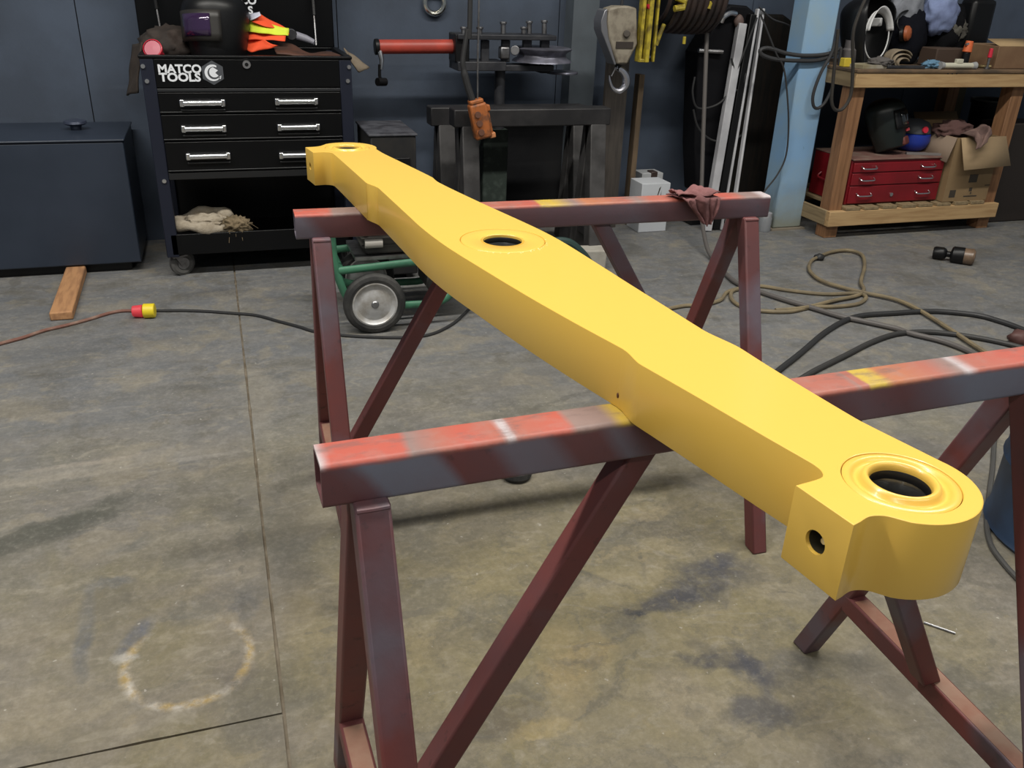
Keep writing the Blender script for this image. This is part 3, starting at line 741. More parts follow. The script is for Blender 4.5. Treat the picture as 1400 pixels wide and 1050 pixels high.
o_ = arc(0, 0, .034, 60, 330, 30); i_ = arc(.004, -.001, .026, 330, 60, 30)
em.prism(o_ + i_, 0, .0012, Mb)
em.prism(arc(.006, .002, .021, 100, 300, 20) + [(.022, -.012), (.010, 0.0), (.022, .010)], 0, .0014, Mb)
em.prism([(.020, -.022), (.034, -.010), (.030, -.026)], 0, .0012, Mb)
em.build('emblem', white_print, fp)
lc = CY + LY - .002
text_mesh('MATCO', .0475, white_print, ld_, MT(298, 4.5, lc), xs=1.04, offset=.0017)
text_mesh('TOOLS', .0475, white_print, ld_, MT(299, 18, lc), xs=1.04, offset=.0017)

# things lying in the cart's tray
def helmet(name, label, cat, loc, yaw, pitch, roll, s, shell, lens=None, frame=None, band=None, inside=False, group=None):
    """hard welding helmet: tall front, rounded crown, open back; local -y is the face"""
    t = thing(name, label, cat, loc, 0, group)
    t.rotation_euler = (R_(pitch), R_(roll), R_(yaw))
    def f(u, v):
        a = R_(-118 + 236 * u)                       # around, 0 = front
        z = v
        if v < .62:
            k = v / .62; rx = .085 + .047 * math.sin(k * math.pi / 2); ry = .098 + .040 * math.sin(k * math.pi / 2)
            zz = -.155 + .235 * k
        else:
            k = (v - .62) / .38; c = math.cos(k * math.pi / 2 * .97); rx = .132 * c; ry = .138 * c
            zz = .08 + .085 * math.sin(k * math.pi / 2)
        fl_ = max(0, math.cos(a)) ** 2
        return Vector((rx * math.sin(a) * s, -ry * math.cos(a) * (1 + .06 * fl_) * s, zz * s))
    MB().grid(f, 40, 26).build('shell', shell, t, solid=.005, smooth=60)
    if lens is not None:
        fr = MB(); ln = MB()
        def w(u, v, off, hw, z0, z1):
            a = R_(-hw + 2 * hw * u); z = z0 + (z1 - z0) * v
            rr = .138 + off
            return Vector((rr * .95 * math.sin(a) * s, -rr * 1.06 * math.cos(a) * s, z * s))
        fr.grid(lambda u, v: w(u, v, .003, 44, -.045, .075), 14, 5).build('lens_frame', frame or shell, t, solid=.007)
        ln.grid(lambda u, v: w(u, v, .009, 27, -.025, .060), 10, 4).build('lens', lens, t, solid=.004)
    if band is not None:
        MB().tube([Vector((.098 * s * math.cos(a / 36 * 2 * math.pi), .05 * s, (-.02 + .115 * math.sin(a / 36 * 2 * math.pi)) * s)) for a in range(36)], .0035 * s, 8, closed=True).build('headband', band, t)
        MB().grid(lambda u, v: Vector(((.094 + .008 * v) * s * math.cos(R_(15 + 150 * u)), (.040 + .035 * v) * s, (-.028 + (.112 + .03 * v * math.sin(R_(15 + 150 * u))) * math.sin(R_(15 + 150 * u))) * s)), 24, 4).build('crown_strap', band, t, solid=.004)
    return t
lens_p = mat('purple_lens', (.045, .022, .07), .08, 0.3, coat=1.0)
shell_b = mat('helmet_black', (.006, .0062, .007), .4, spec=.35)
frame_g = mat('lens_frame_grey', (.022, .020, .018), .45)
hq = P(297, 45, CY + .20)
helmet('welding_helmet', 'black welding helmet with a purple lens in the tool cart tray', 'welding helmet', hq, -34, -8, -4, 1.06, shell_b, lens_p, frame_g)

def drape(fn, nu, nv, name, m, parent=None, th=.003):
    return MB().grid(fn, nu, nv).build(name, m, parent, solid=th, smooth=70)
orange = mat('hi_vis_orange', (.80, .085, .022), .8, bump=.3, bscale=30)
lime = mat('hi_vis_lime', (.62, .72, .04), .7)
silver_tape = mat('vest_lining', (.55, .56, .66), .6)
vest = thing('safety_vest', 'crumpled orange safety vest with a lime stripe in the tool cart', 'safety vest', P(372, 62, CY + .2))
vo = vest.location
vpts = {}
def vsheet(px0, py0, px1, py1, px2, py2, px3, py3, Y, amp, seed):
    """crumpled patch between four image corners, given real depth"""
    A, B_, C_, D_ = P(px0, py0, Y) - vo, P(px1, py1, Y - .03) - vo, P(px2, py2, Y - .07) - vo, P(px3, py3, Y - .05) - vo
    def f(u, v):
        p = A.lerp(B_, u).lerp(D_.lerp(C_, u), v)
        q = p * 16 + Vector((seed, 0, seed))
        return p + Vector((noise.noise(q) * amp * .5, noise.noise(q + Vector((5, 1, 0))) * amp * 2.2, noise.noise(q + Vector((0, 3, 9))) * amp * .6))
    return f
drape(vsheet(355, 20, 392, 40, 396, 46, 344, 30, CY + .27, .012, 1), 12, 8, 'shoulder', orange, vest)
drape(vsheet(341, 27, 395, 38, 394, 50, 341, 44, CY + .25, .010, 2), 14, 8, 'stripe', lime, vest)
drape(vsheet(339, 42, 391, 48, 390, 56, 337, 54, CY + .24, .010, 3), 14, 6, 'front', orange, vest)
drape(vsheet(326, 58, 352, 48, 380, 62, 345, 72, CY + .22, .022, 4), 14, 10, 'hem', orange, vest)
drape(vsheet(341, 20, 355, 16, 357, 21, 342, 28, CY + .28, .006, 5), 6, 5, 'lining', silver_tape, vest)
leather = mat('brown_leather', (.075, .028, .016), .7, col2=(.04, .018, .012), vscale=14, bump=.3, bscale=40)
tag(MB().blob((0, 0, 0), (.13, .11, .085), .25, 2.2, 3, flat=.6).build('leather_pouch', mat('dark_leather', (.020, .014, .011), .8, col2=(.035, .023, .017), vscale=12, bump=.3, bscale=40), loc=P(235, 62, CY + .27)), 'dark brown leather pouch heaped behind the helmet in the cart tray', 'pouch')
lb = MB()
def lf(u, v):
    a = P(372, 58, CY + .30).lerp(P(466, 76, CY + .12), u); b_ = P(378, 74, CY + .06).lerp(P(470, 82, CY + .05), u)
    p = a.lerp(b_, v); return p + Vector((0, 0, .012 * math.sin(u * 9) * (1 - v) + .012 * noise.noise(p * 14)))
tag(lb.grid(lf, 22, 8).build('leather_apron', leather, solid=.005), 'reddish brown leather apron slumped inside the right of the cart tray', 'apron')
# torch / red lamp at the left of the tray
fl_t = thing('flashlight', 'red and black flashlight standing in the left corner of the cart tray', 'flashlight', P(213, 72, CY + .09))
redp = mat('red_plastic', (.55, .025, .05), .35)
M = Matrix.Rotation(R_(62), 4, 'X') @ Matrix.Rotation(R_(-12), 4, 'Y')
MB().lathe([(.0001, -.05), (.026, -.05), (.028, .0), (.040, .03), (.040, .045), (.036, .047)], 20, M).build('head', redp, fl_t)
MB().lathe([(.0001, .040), (.034, .040), (.034, .044), (.0001, .046)], 20, M).build('reflector', mat('pink_lens', (.42, .07, .11), .4), fl_t)
MB().cyl((.0, .02, -.12), (.0, .012, -.04), .022, .024, 14).build('grip', black_plastic, fl_t)
MB().cyl((.052, -.02, -.05), (.052, -.018, -.02), .018, .014, 12).build('switch_knob', redp, fl_t)
# angle grinder end behind the vest
gr = thing('air_grinder', 'grey air tool with a dark round head behind the orange vest', 'power tool', P(405, 52, CY + .30))
a0 = P(398, 47, CY + .30) - gr.location
MB().cyl(a0 + Vector((0, -.02, 0)), a0 + Vector((0, .03, 0)), .026, n=18).build('head', dark_steel, gr, bevel=.004)
MB().tube([a0 + Vector((.02, 0, -.005)), P(418, 53, CY + .30) - gr.location, P(430, 58, CY + .28) - gr.location], [.02, .018, .012], 12).build('handle', mat('grey_plastic', (.22, .22, .26), .5), gr)
# glove / leather flap hanging on the right corner and gloves on the left
suede = mat('tan_suede', (.17, .135, .095), .9, col2=(.12, .095, .07), vscale=12, bump=.3, bscale=50)
def gf(u, v):
    a = P(470, 66, CY + .20).lerp(P(505, 92, CY + .12), u); b_ = P(478, 78, CY + .10).lerp(P(490, 100, CY + .06), u)
    p = a.lerp(b_, v); return p + Vector((0, .02 * math.sin(u * 6), .008 * noise.noise(p * 20)))
tag(MB().grid(gf, 14, 10).build('suede_flap', suede, solid=.006), 'tan suede glove cuff hanging off the right corner of the cart', 'glove')
def gf2(u, v):
    a = P(182, 62, CY + .30).lerp(P(194, 58, CY + .2), u); b_ = P(174, 131, CY + .22).lerp(P(187, 127, CY + .14), u)
    p = a.lerp(b_, v); return p + Vector((.012 * noise.noise(p * 14), .02 * noise.noise(p * 9), .01 * noise.noise(p * 22)))
tag(MB().grid(gf2, 10, 18).build('work_glove', mat('brown_suede', (.034, .024, .018), .9, col2=(.02, .015, .012), vscale=12, bump=.3), solid=.008), 'dark brown work glove hanging off the left side of the cart', 'glove')
# burlap roll on the lower shelf
burlap = mat('burlap', (.36, .31, .24), .95, col2=(.28, .235, .175), vscale=30, bump=.6, bscale=140)
straw = mat('frayed_burlap', (.20, .15, .09), .95, col2=(.12, .09, .05), vscale=30, bump=.8, bscale=120)
bq = P(275, 312, CY + .03); bg = thing('burlap_sack', 'rolled beige burlap sack with a frayed end on the lower cart shelf', 'sack', bq)
ring = []
for k in range(26):
    a = R_(20 + 310 * k / 25)
    ring.append(Vector((math.cos(a) * .128 + .012, .055 - math.sin(a) * .06 * -1, .012 * math.sin(a * 2) + (.045 if math.sin(a) > 0 else 0) * abs(math.sin(a)))))
rr = [.026 + .008 * math.sin(k * 1.3) for k in range(26)]
o = MB().tube(ring, rr, 14).build('roll', burlap, bg, smooth=80)
MB().blob((.03, .06, .02), (.10, .05, .03), .3, 3, 5).build('fold', burlap, bg)
fr_ = MB().blob((.155, .02, .0), (.062, .05, .042), .45, 4, 8).build('frayed_end', straw, bg)
st_ = MB()
for k in range(40):
    a = Vector((.12 + random.random() * .09, -.02 + random.random() * .03, random.uniform(-.02, .03)))
    st_.tube([a, a + Vector((random.uniform(-.02, .05), random.uniform(-.03, 0), random.uniform(-.06, .0)))], .0011, 4)
o = st_.build('loose_fibres', straw, bg); o['kind'] = 'stuff'

# ------------------------------------------------------------------ blue grey steel cabinet at the left
cabm = mat('blue_grey_enamel', (.024, .033, .052), .42, col2=(.018, .026, .042), vscale=2.5, bump=.05)
KY = 4.32
kx1 = on(196, 370).x; kz = P(169, 190, KY).z
cab = thing('steel_chest', 'blue-grey steel chest against the wall left of the tool cart', 'chest', (kx1 - .75, KY, 0))
MB().box((-.75, .0, .045), (.75, .50, kz - .012)).build('body', cabm, cab, bevel=.006)
MB().box((-.758, -.006, kz - .010), (.756, .505, kz)).build('lid', cabm, cab, bevel=.004)
MB().box((-.70, .04, .0), (.70, .46, .045)).build('plinth', black_plastic, cab)
q = P(104, 175, KY + .28) - cab.location; q.z = kz
M = Matrix.Translation(q)
MB().lathe([(.0001, .045), (.030, .045), (.048, .040), (.052, .030), (.044, .024), (.026, .018), (.022, .0), (.0001, 0)], 28, M).build('filler_cap', mat('navy_cap', (.05, .06, .095), .3, .3), cab)
wq = on(88, 437)
wd = mat('scrap_timber', (.42, .22, .10), .75, col2=(.30, .15, .07), vscale=4, stretch=(12, 1.5, 12))
bl = MB(); bl._add([(-.075, .0, 0), (.012, .0, 0), (.0, .62, 0), (-.085, .62, 0), (-.075, .0, .036), (.012, .0, .038), (.0, .62, .04), (-.085, .62, .04)],
        [(0, 3, 2, 1), (4, 5, 6, 7), (0, 1, 5, 4), (1, 2, 6, 5), (2, 3, 7, 6), (3, 0, 4, 7)])
tag(bl.build('timber_block', wd, loc=(on(100, 437).x - .01, on(100, 437).y, 0), bevel=.006), 'short orange-brown timber block poking out from under the steel chest', 'timber')

# ------------------------------------------------------------------ cord with the lit coupling
def floor_path(pts, r, lift=0.0, k=6):
    return smooth_path([on(a, b, r + lift) for a, b in pts], k)
cord_red = mat('red_brown_cord', (.17, .075, .055), .7, col2=(.25, .16, .12), vscale=18)
tag(MB().tube(floor_path([(-40, 482), (0, 470), (30, 462), (60, 452), (90, 445), (120, 437), (150, 428), (168, 425), (184, 425)], .007), .007, 8).build('extension_cord', cord_red), 'red-brown extension cord running in from the left to the coupling', 'cord')
tag(MB().tube(floor_path([(208, 425), (245, 424.5), (280, 425.5), (315, 428), (350, 431), (380, 439), (410, 447), (430, 453), (470, 458.5), (520, 461), (560, 461), (592, 456), (620, 442), (640, 424), (660, 404)], .0065), .0065, 8).build('power_cord', hose_black), 'black power cord crossing the floor from the yellow coupling', 'cord')
cp = thing('cord_coupling', 'lit red and yellow plug coupling joining the two floor cords', 'plug', on(196, 425))
a, b_ = on(181, 425.5, .028) - cp.location, on(195, 425, .028) - cp.location
red_lit = bpy.data.materials.new('lit_red_plug'); red_lit.use_nodes = True
pb = red_lit.node_tree.nodes['Principled BSDF']; pb.inputs['Base Color'].default_value = (.45, .04, .05, 1); pb.inputs['Emission Color'].default_value = (1, .05, .08, 1); pb.inputs['Emission Strength'].default_value = .22
MB().cyl(a, b_, .022, .026, 16).build('plug', red_lit, cp, bevel=.003)
a, b_ = on(196, 425, .030) - cp.location, on(212, 424.5, .030) - cp.location
MB().cyl(a, b_, .030, .030, 18).build('socket', mat('yellow_plastic', (.72, .56, .02), .45), cp, bevel=.004)

# ------------------------------------------------------------------ green framed machine on wheels behind the far sawhorse
green = mat('green_frame_paint', (.045, .165, .095), .5, col2=(.03, .10, .06), vscale=10)
engine = mat('dark_engine', (.02, .02, .019), .6, col2=(.05, .046, .04), vscale=9)
GY = 3.30
gm = thing('portable_generator', 'portable machine with a green tube frame and steel wheels behind the sawhorse', 'generator', (P(512, 415, GY).x, GY, 0))
go = gm.location
wr = .126
def wheel(cx, cy, parent):
    M = Matrix.Translation((cx, cy, wr)) @ Matrix.Rotation(R_(90), 4, 'X') 
    w = MB().lathe([(.092, -.028), (.104, -.032), (.118, -.026), (wr, -.012), (wr, .012), (.118, .026), (.104, .032), (.092, .028)], 44, M, close=True).build('tyre', rubber, parent)
    MB().lathe([(.093, .026), (.086, .028), (.082, .020), (.070, .012), (.050, .016), (.036, .024), (.020, .026), (.0001, .026), (.0001, -.02), (.093, -.02)], 40, M).build('wheel_disc', mat('wheel_silver', (.50, .50, .50), .42, .35, col2=(.34, .32, .29), vscale=16), w)
    MB().lathe([(.0001, .034), (.011, .034), (.015, .030), (.017, .022)], 18, M).build('hub_cap', dull_steel, w)
wheel(0, 0, gm); wheel(0.02, .52, gm)
MB().cyl((0, -.01, wr), (.02, .53, wr), .011, n=10).build('axle', dark_steel, gm)
def gp(px, py, dy=0.0): return P(px, py, GY + dy) - go
zt_ = .418
gm.scale = (1, .66, 1)
tb = .016
f0 = gp(463, 330, .06); 
x_l = gp(466, 372, .03).x; z_m = gp(470, 369, .03).z; x_r = x_l + .62
for dy in (.03, .47):
    MB().tube(smooth_path([(x_l - .03, dy, zt_), (x_l - .028, dy, .36), (x_l - .02, dy, .27), (x_l + .02, dy, .15), (x_l + .08, dy, .11), (x_l + .30, dy, .10), (x_l + .40, dy, .105), (x_l + .47, dy, .15), (x_r - .02, dy, .26), (x_r, dy, .36), (x_r, dy, zt_)], 5), tb, 12).build('side_hoop', green, gm)
    MB().tube([(x_l - .01, dy, z_m), (x_r, dy, z_m + .035)], tb, 12).build('mid_rail', green, gm)
    MB().tube([(x_l - .03, dy, zt_), (x_r, dy, zt_)], tb, 12).build('top_rail', green, gm)
for xx, zz in ((x_l - .03, zt_), (x_r, zt_), (x_l - .0, z_m), (x_r, z_m + .03)):
    MB().tube([(xx, .03, zz), (xx, .47, zz)], tb * .9, 12).build('cross_rail', green, gm)
MB().box((x_l + .06, .06, z_m + .03), (x_r - .02, .44, z_m + .045)).build('engine_tray', dull_steel, gm)
eb = MB().box((x_l + .10, .08, z_m + .046), (x_l + .34, .42, z_m + .22)).build('engine_block', engine, gm, bevel=.02)
for k in range(5):
    MB().box((x_l + .09, .07, z_m + .08 + k * .03), (x_l + .35, .43, z_m + .088 + k * .03)).build('cooling_fin', engine, eb)
MB().cyl((x_l + .48, .08, z_m + .13), (x_l + .48, .42, z_m + .13), .08, n=28).build('alternator', engine, gm, bevel=.01)
MB().box((x_l + .36, .10, .14), (x_r - .08, .40, z_m)).build('battery_box', mat('dark_grey_box', (.05, .046, .042), .7), gm, bevel=.01)
MB().box((x_l + .43, .05, z_m + .046), (x_l + .47, .07, z_m + .20)).build('bracket', green, gm)
MB().cyl((x_l + .10, .05, z_m + .10), (x_l + .17, .05, z_m + .10), .018, n=12).build('spark_plug_cap', mat('pale_plastic', (.35, .33, .3), .6), gm)
# dark welder behind it, top plate visible over the link
WY = 3.95
wx0, wx1 = P(506, 190, WY).x, P(569, 190, WY).x; wz = P(540, 185, WY).z
wb = thing('welder_box', 'dark steel welding machine with a worn grey top beside the tool cart', 'machine', ((wx0 + wx1) / 2, WY, 0))
ww = (wx1 - wx0) / 2
MB().box((-ww, 0, .02), (ww, .38, wz - .004)).build('body', mat('welder_dark', (.008, .008, .009), .6, col2=(.016, .014, .012), vscale=9), wb, bevel=.008)
MB().box((-ww - .006, -.006, wz - .004), (ww + .006, .386, wz + .006)).build('top_plate', mat('worn_grey_top', (.062, .064, .075), .6, col2=(.022, .022, .028), vscale=16), wb, bevel=.003)
MB().box((-ww + .03, -.008, wz - .22), (ww - .03, 0.0, wz - .10)).build('control_panel', black_plastic, wb, bevel=.003)
for k in (-1, 1): MB().cyl((k * .05, -.022, wz - .16), (k * .05, -.006, wz - .16), .016, n=14).build('knob', dull_steel, wb)
for sx in (-1, 1):
    for yy in (.03, .33): MB().cyl((sx * (ww - .04), yy, 0), (sx * (ww - .04), yy, .02), .02, n=10).build('foot', black_plastic, wb)
# dark green hose coil behind the link
tag(MB().tube(smooth_path([(1.28, 3.86, .022), (1.35, 3.84, .06), (1.43, 3.83, .145), (1.50, 3.83, .175), (1.58, 3.83, .165), (1.65, 3.83, .11), (1.70, 3.84, .05), (1.73, 3.86, .022), (1.74, 3.90, .022)], 6), .022, 10).build('hose_coil', mat('dark_green_hose', (.025, .05, .045), .5)), 'thick dark green hose arching up behind the middle of the yellow link', 'hose')
blk = on(828, 371)
tag(MB().box((-.20, 0, 0), (0, .10, .11)).build('concrete_block', mat('pale_concrete', (.36, .34, .30), .9, col2=(.28, .26, .22), vscale=10, bump=.3), loc=(blk.x, blk.y, 0), rotz=R_(-8), bevel=.008), 'pale grey concrete block on the floor behind the yellow link', 'block')

# ------------------------------------------------------------------ dark steel trestles at the wall
tr_m = mat('raw_grey_steel', (.018, .0175, .019), .5, .3, col2=(.034, .032, .033), vscale=6, bump=.1)
tr_leg = mat('raw_leg_steel', (.075, .072, .072), .55, .3, col2=(.038, .036, .036), vscale=7)
def trestle(label, Y, pxl, pxr, pyt, pyb, legs):
    z1 = P((pxl + pxr) / 2, pyt, Y).z; z0 = P((pxl + pxr) / 2, pyb, Y).z
    x0, x1 = P(pxl, pyt, Y).x, P(pxr, pyt, Y).x
    t = thing('steel_trestle', label, 'trestle', ((x0 + x1) / 2, Y + .05, 0), group='dark steel trestles'); hw = (x1 - x0) / 2
    MB().box((-hw, -.05, z0), (hw, .05, z1)).build('beam', tr_m, t, bevel=.006)
    for lx, lx2 in legs:
        a = P(lx, pyb, Y).x - t.location.x; b_ = P(lx2, pyb, Y).x - t.location.x; c = (a + b_) / 2; w = b_ - a
        for s in (-1, 1):
            MB().bar((c, s * .11, 0.0 + .002), (c, s * .012, z0 + .003), w, .075, (0, 1, 0)).build('leg', tr_leg, t, bevel=.005)
        MB().box((c - w / 2 + .008, -.09, .14), (c + w / 2 - .008, .09, .18)).build('cross_bar', tr_m, t, bevel=.004)
    return t
trestle('dark steel trestle nearest the link, standing below the pipe bender', 4.02, 621, 836, 149, 173, ((632, 655), (808, 829)))
trestle('dark steel trestle standing behind the other and offset to its left', 4.34, 589, 803, 146, 171, ((600, 622), (784, 802)))

x0, x1 = P(596, 200, 4.80).x, P(792, 200, 4.80).x; zt3 = P(700, 168, 4.80).z  # added sheet, put in to make the area behind the trestles dark
tag(MB().box((x0, 4.79, 0), (x1, 4.815, zt3)).build('added_dark_sheet', mat('black_sheet', (.007, .0075, .009), .8, spec=.2, col2=(.012, .012, .013), vscale=4), bevel=.004), 'added low black sheet that darkens the area behind the two steel trestles', 'sheet')

# ------------------------------------------------------------------ hydraulic pipe bender on a pedestal
BY = 4.58
bq = P(683, 120, BY); bz0 = P(690, 96, BY).z
bender = thing('pipe_bender', 'hydraulic pipe bender with a red ram on a dark pedestal against the wall', 'pipe bender', (bq.x, BY, 0))
bo = bender.location
def bp(px, py, dy=0): return P(px, py, BY + dy) - bo
MB().cyl((0, 0, .0), (0, 0, bz0), .028, n=18).build('pedestal', dark_steel, bender)
MB().box((-.095, -.04, .012), (.045, .05, P(670, 176, BY).z)).build('column', mat('green_black_steel', (.018, .028, .022), .7, col2=(.045, .06, .05), vscale=22, vlo=.5, vhi=.7), bender, bevel=.006)
MB().box((-.2, -.06, 0), (.2, .12, .012)).build('base_plate', dark_steel, bender)
red_ram = mat('red_ram_paint', (.42, .055, .035), .42, col2=(.33, .05, .035), vscale=10)
ra, rb = bp(517, 64), bp(626, 63.5)
ro = MB().cyl(ra, rb, .034, n=26).build('ram', red_ram, bender)
MB().cyl(bp(512, 64), ra + Vector((.004, 0, 0)), .038, n=26).build('ram_cap', black_plastic, ro, bevel=.004)
hz = MB(); hz.tube([bp(519, 70, -.02), bp(522, 82, -.03), bp(521, 95, -.035)], [.014, .012, .008], 10); hz.build('release_valve', chrome, ro)
hb = MB(); hb.tube([bp(519, 88, -.035), bp(519, 104, -.035), bp(521, 110, -.035)], .008, 8); hb.cyl(bp(516, 112, -.045), bp(527, 112, -.02), .020, n=14); hb.build('valve_lever', black_plastic, ro)
for (px0, py0, px1, py1) in ((620, 45, 753, 54), (620, 82, 685, 95)):
    A = bp(px0, py0); B_ = bp(px1, py1)
    MB().box((A.x, -.09, B_.z), (B_.x, .09, A.z)).build('frame_plate', dark_steel, bender, bevel=.004)
A = bp(625, 86); B_ = bp(752, 95); MB().box((A.x, -.06, B_.z - .004), (B_.x, .06, A.z - .004)).build('lower_arm', dark_steel, bender, bevel=.004)
A = bp(618, 45); B_ = bp(637, 84); MB().box((A.x, -.07, B_.z), (B_.x, .07, A.z)).build('end_block', black_plastic, bender, bevel=.006)
for px in (660, 688, 717, 741):
    A = bp(px - 5, 54); B_ = bp(px + 5, 84); MB().box((A.x, -.05, B_.z), (B_.x, -.02, A.z)).build('spacer', dark_steel, bender, bevel=.003)
for px, h in ((634, 40), (656, 40), (688, 33), (716, 40), (723.5, 32), (744, 31)):
    A = bp(px, 46, -.03); B_ = bp(px, h, -.03)
    pn = MB().cyl(A, B_, .013, n=12).build('pin', dull_steel, bender)
    MB().cyl(B_, B_ + Vector((0, 0, .012)), .018, n=12).build('pin_head', dull_steel, pn, bevel=.002)
A = bp(689, 72, -.05); MB().cbox(A, (.05, .05, .06)).build('push_block', dull_steel, bender, bevel=.008)
MB().cyl(bp(704, 69, -.07), bp(704, 69, -.02), .024, n=18).build('roller', dull_steel, bender, bevel=.003)
sc = bp(741, 74, .0)
M = Matrix.Translation(sc)
shoe_m = mat('polished_shoe', (.20, .20, .25), .42, .55, col2=(.11, .11, .135), vscale=12)
MB().lathe([(.0001, .035), (.140, .035), (.158, .030), (.154, .022), (.132, .010), (.126, -.002), (.132, -.016), (.154, -.028), (.158, -.036), (.10, -.036), (.0001, -.036)], 56, M).build('bending_shoe', shoe_m, bender, smooth=40)
sc2 = bp(768, 99, .02)
MB().lathe([(.0001, .006), (.085, .006), (.088, .0), (.085, -.006), (.0001, -.006)], 36, Matrix.Translation(sc2)).build('lower_shoe_plate', shoe_m, bender)
A = bp(735, 86); B_ = bp(748, 99); MB().box((A.x, -.05, B_.z), (B_.x, .05, A.z)).build('shoe_bracket', black_plastic, bender, bevel=.006)

# ring hung on the wall
wr_ = P(594, 4, WALL_Y - .02)
tag(MB().tube([wr_ + Vector((.052 * math.cos(a / 28 * 2 * math.pi), 0, .052 * math.sin(a / 28 * 2 * math.pi))) for a in range(28)], .014, 10, closed=True).build('wall_ring', mat('shiny_ring', (.75, .74, .68), .2, 1.0)), 'shiny steel ring hung on the wall above the red ram', 'ring')

# ------------------------------------------------------------------ hoist pendant
NY = 3.95
pen = thing('hoist_pendant', 'orange hoist control pendant hanging on a black cable in front of the trestles', 'pendant', P(655, 165, NY))
po_ = pen.location
def np_(px, py, dy=0): return P(px, py, NY + dy) - po_
TOPZ = CEIL - po_.z
a1 = np_(643, -6)
MB().tube(smooth_path([Vector((a1.x - .0, 0, TOPZ)), Vector((a1.x, 0, TOPZ * .6)), np_(643, -6), np_(639, 40), np_(633, 80), np_(634, 96), np_(640, 120), np_(649, 146)], 6), [.011] * 25 + [.012] * 6 + [.016] * 12, 10).build('control_cable', hose_black, pen)
a2 = np_(655, -6)
MB().tube(smooth_path([Vector((a2.x, 0, TOPZ)), a2, np_(653.5, 60), np_(653, 100), np_(653, 146)], 6), .0045, 8).build('support_wire', dull_steel, pen)
org = mat('dirty_orange_plastic', (.34, .10, .022), .6, col2=(.11, .045, .022), vscale=26, vlo=.45, vhi=.65)
Mp = Matrix.Translation(np_(656, 165)) @ Matrix.Rotation(R_(-13), 4, 'Y')
pb_ = MB().box((-.040, -.030, -.080), (.040, .030, .080), Mp).build('housing', org, pen, bevel=.010)
MB().box((-.034, -.026, .078), (.030, .026, .098), Mp).build('top_collar', org, pen, bevel=.006)
for k, zz in enumerate((-.045, -.005, .035)):
    MB().cyl(Mp @ Vector((-.012, -.040, zz)), Mp @ Vector((-.012, -.028, zz)), .014, n=14).build('button', mat('dirty_button', (.12, .05, .03), .6), pb_)
MB().box((.036, -.012, -.075), (.050, .012, .055), Mp).build('edge_guard', org, pb_, bevel=.005)
MB().box((.030, -.018, .035), (.056, .018, .062), Mp).build('guard_lug', org, pb_, bevel=.004)
MB().box((.030, -.018, -.088), (.058, .018, -.064), Mp).build('guard_lug', mat('pale_orange', (.5, .2, .08), .6), pb_, bevel=.004)

# ------------------------------------------------------------------ steel post on the wall
x0, x1 = P(785, 2, 4.74).x, P(820, 2, 4.74).x
stp = MB(); stp.box((x0, 4.74, 0), (x1, 4.75, 4.55)); stp.box((x0, 4.75, 0), (x0 + .008, WALL_Y, 4.55)); stp.box((x1 - .008, 4.75, 0), (x1, WALL_Y, 4.55))
sp_ = tag(stp.build('wall_post', mat('grey_post_paint', (.105, .125, .145), .6, col2=(.085, .10, .115), vscale=4)), 'grey steel channel post standing against the wall behind the hoist', 'post')
# blue edge strip beside it
# wooden posts behind the hoist
pxw = P(858, 200, 4.70)
tag(MB().box((-.03, 0, 0), (.10, .03, 1.02)).build('wood_stud', mat('weathered_stud', (.060, .050, .042), .8, col2=(.038, .032, .028), vscale=4, stretch=(12, 12, 1)), loc=(P(829, 200, 4.62).x, 4.62, 0)), 'weathered grey timber stud leaning upright behind the trestle end', 'timber')
tag(MB().box((-.014, 0, 0), (.018, .06, .86)).build('pallet_board', mat('tan_board', (.13, .088, .05), .8, col2=(.08, .055, .035), vscale=4, stretch=(12, 12, 1)), loc=(P(866, 230, 4.66).x, 4.66, 0)), 'narrow tan board upright against the wall below the hoist hook', 'timber')
tag(MB().box((-.11, 0, .60), (.06, .05, .66)).build('board_cleat', mat('tan_board2', (.16, .10, .055), .8), loc=(P(858, 172, 4.60).x, 4.60, 0)), 'short brown cleat across the timber behind the hoist hook', 'timber') if False else None

# ------------------------------------------------------------------ hanging chain hoist
HY = 4.40
ho = thing('chain_hoist', 'dirty cream lever hoist with a steel hook hanging beside the wall post', 'hoist', P(846, 50, HY))
hl = ho.location
def hp(px, py, dy=0): return P(px, py, HY + dy) - hl
cream = mat('dirty_cream_paint', (.25, .22, .17), .6, col2=(.09, .07, .05), vscale=16, vlo=.42, vhi=.72)
def flat_poly(pix, dy): return [hp(a, b, dy) for a, b in pix]
def slab_poly(pix, dy0, dy1, name, m, parent, bev=.006):
    a = flat_poly(pix, dy0); n = len(a); off = Vector((0, dy1 - dy0, 0))
    return MB()._add(a + [p + off for p in a], [tuple(range(n)), tuple(range(2 * n - 1, n - 1, -1))] + [(k, n + k, n + (k + 1) % n, (k + 1) % n) for k in range(n)]).build(name, m, parent, bevel=bev)
hb_ = slab_poly([(832, 12), (845, 8), (860, 8), (871, 11), (872, 60), (866, 72), (858, 88), (844, 88), (838, 70), (832, 50), (830, 30)], -.045, .045, 'gear_case', cream, ho, .010)
slab_poly([(827, 14), (831, 12), (830, 30), (832, 50), (839, 75), (843, 88), (840, 89), (829, 60), (822, 42), (822, 28)], -.05, .05, 'side_plate', mat('hoist_band', (.26, .26, .28), .4, .7), ho, .004)
A = hp(843, 57, -.052); B_ = hp(865, 66, -.046)
MB().box((A.x, -.050, B_.z), (B_.x, -.044, A.z)).build('name_plate', mat('brown_plate', (.03, .022, .018), .7), hb_)
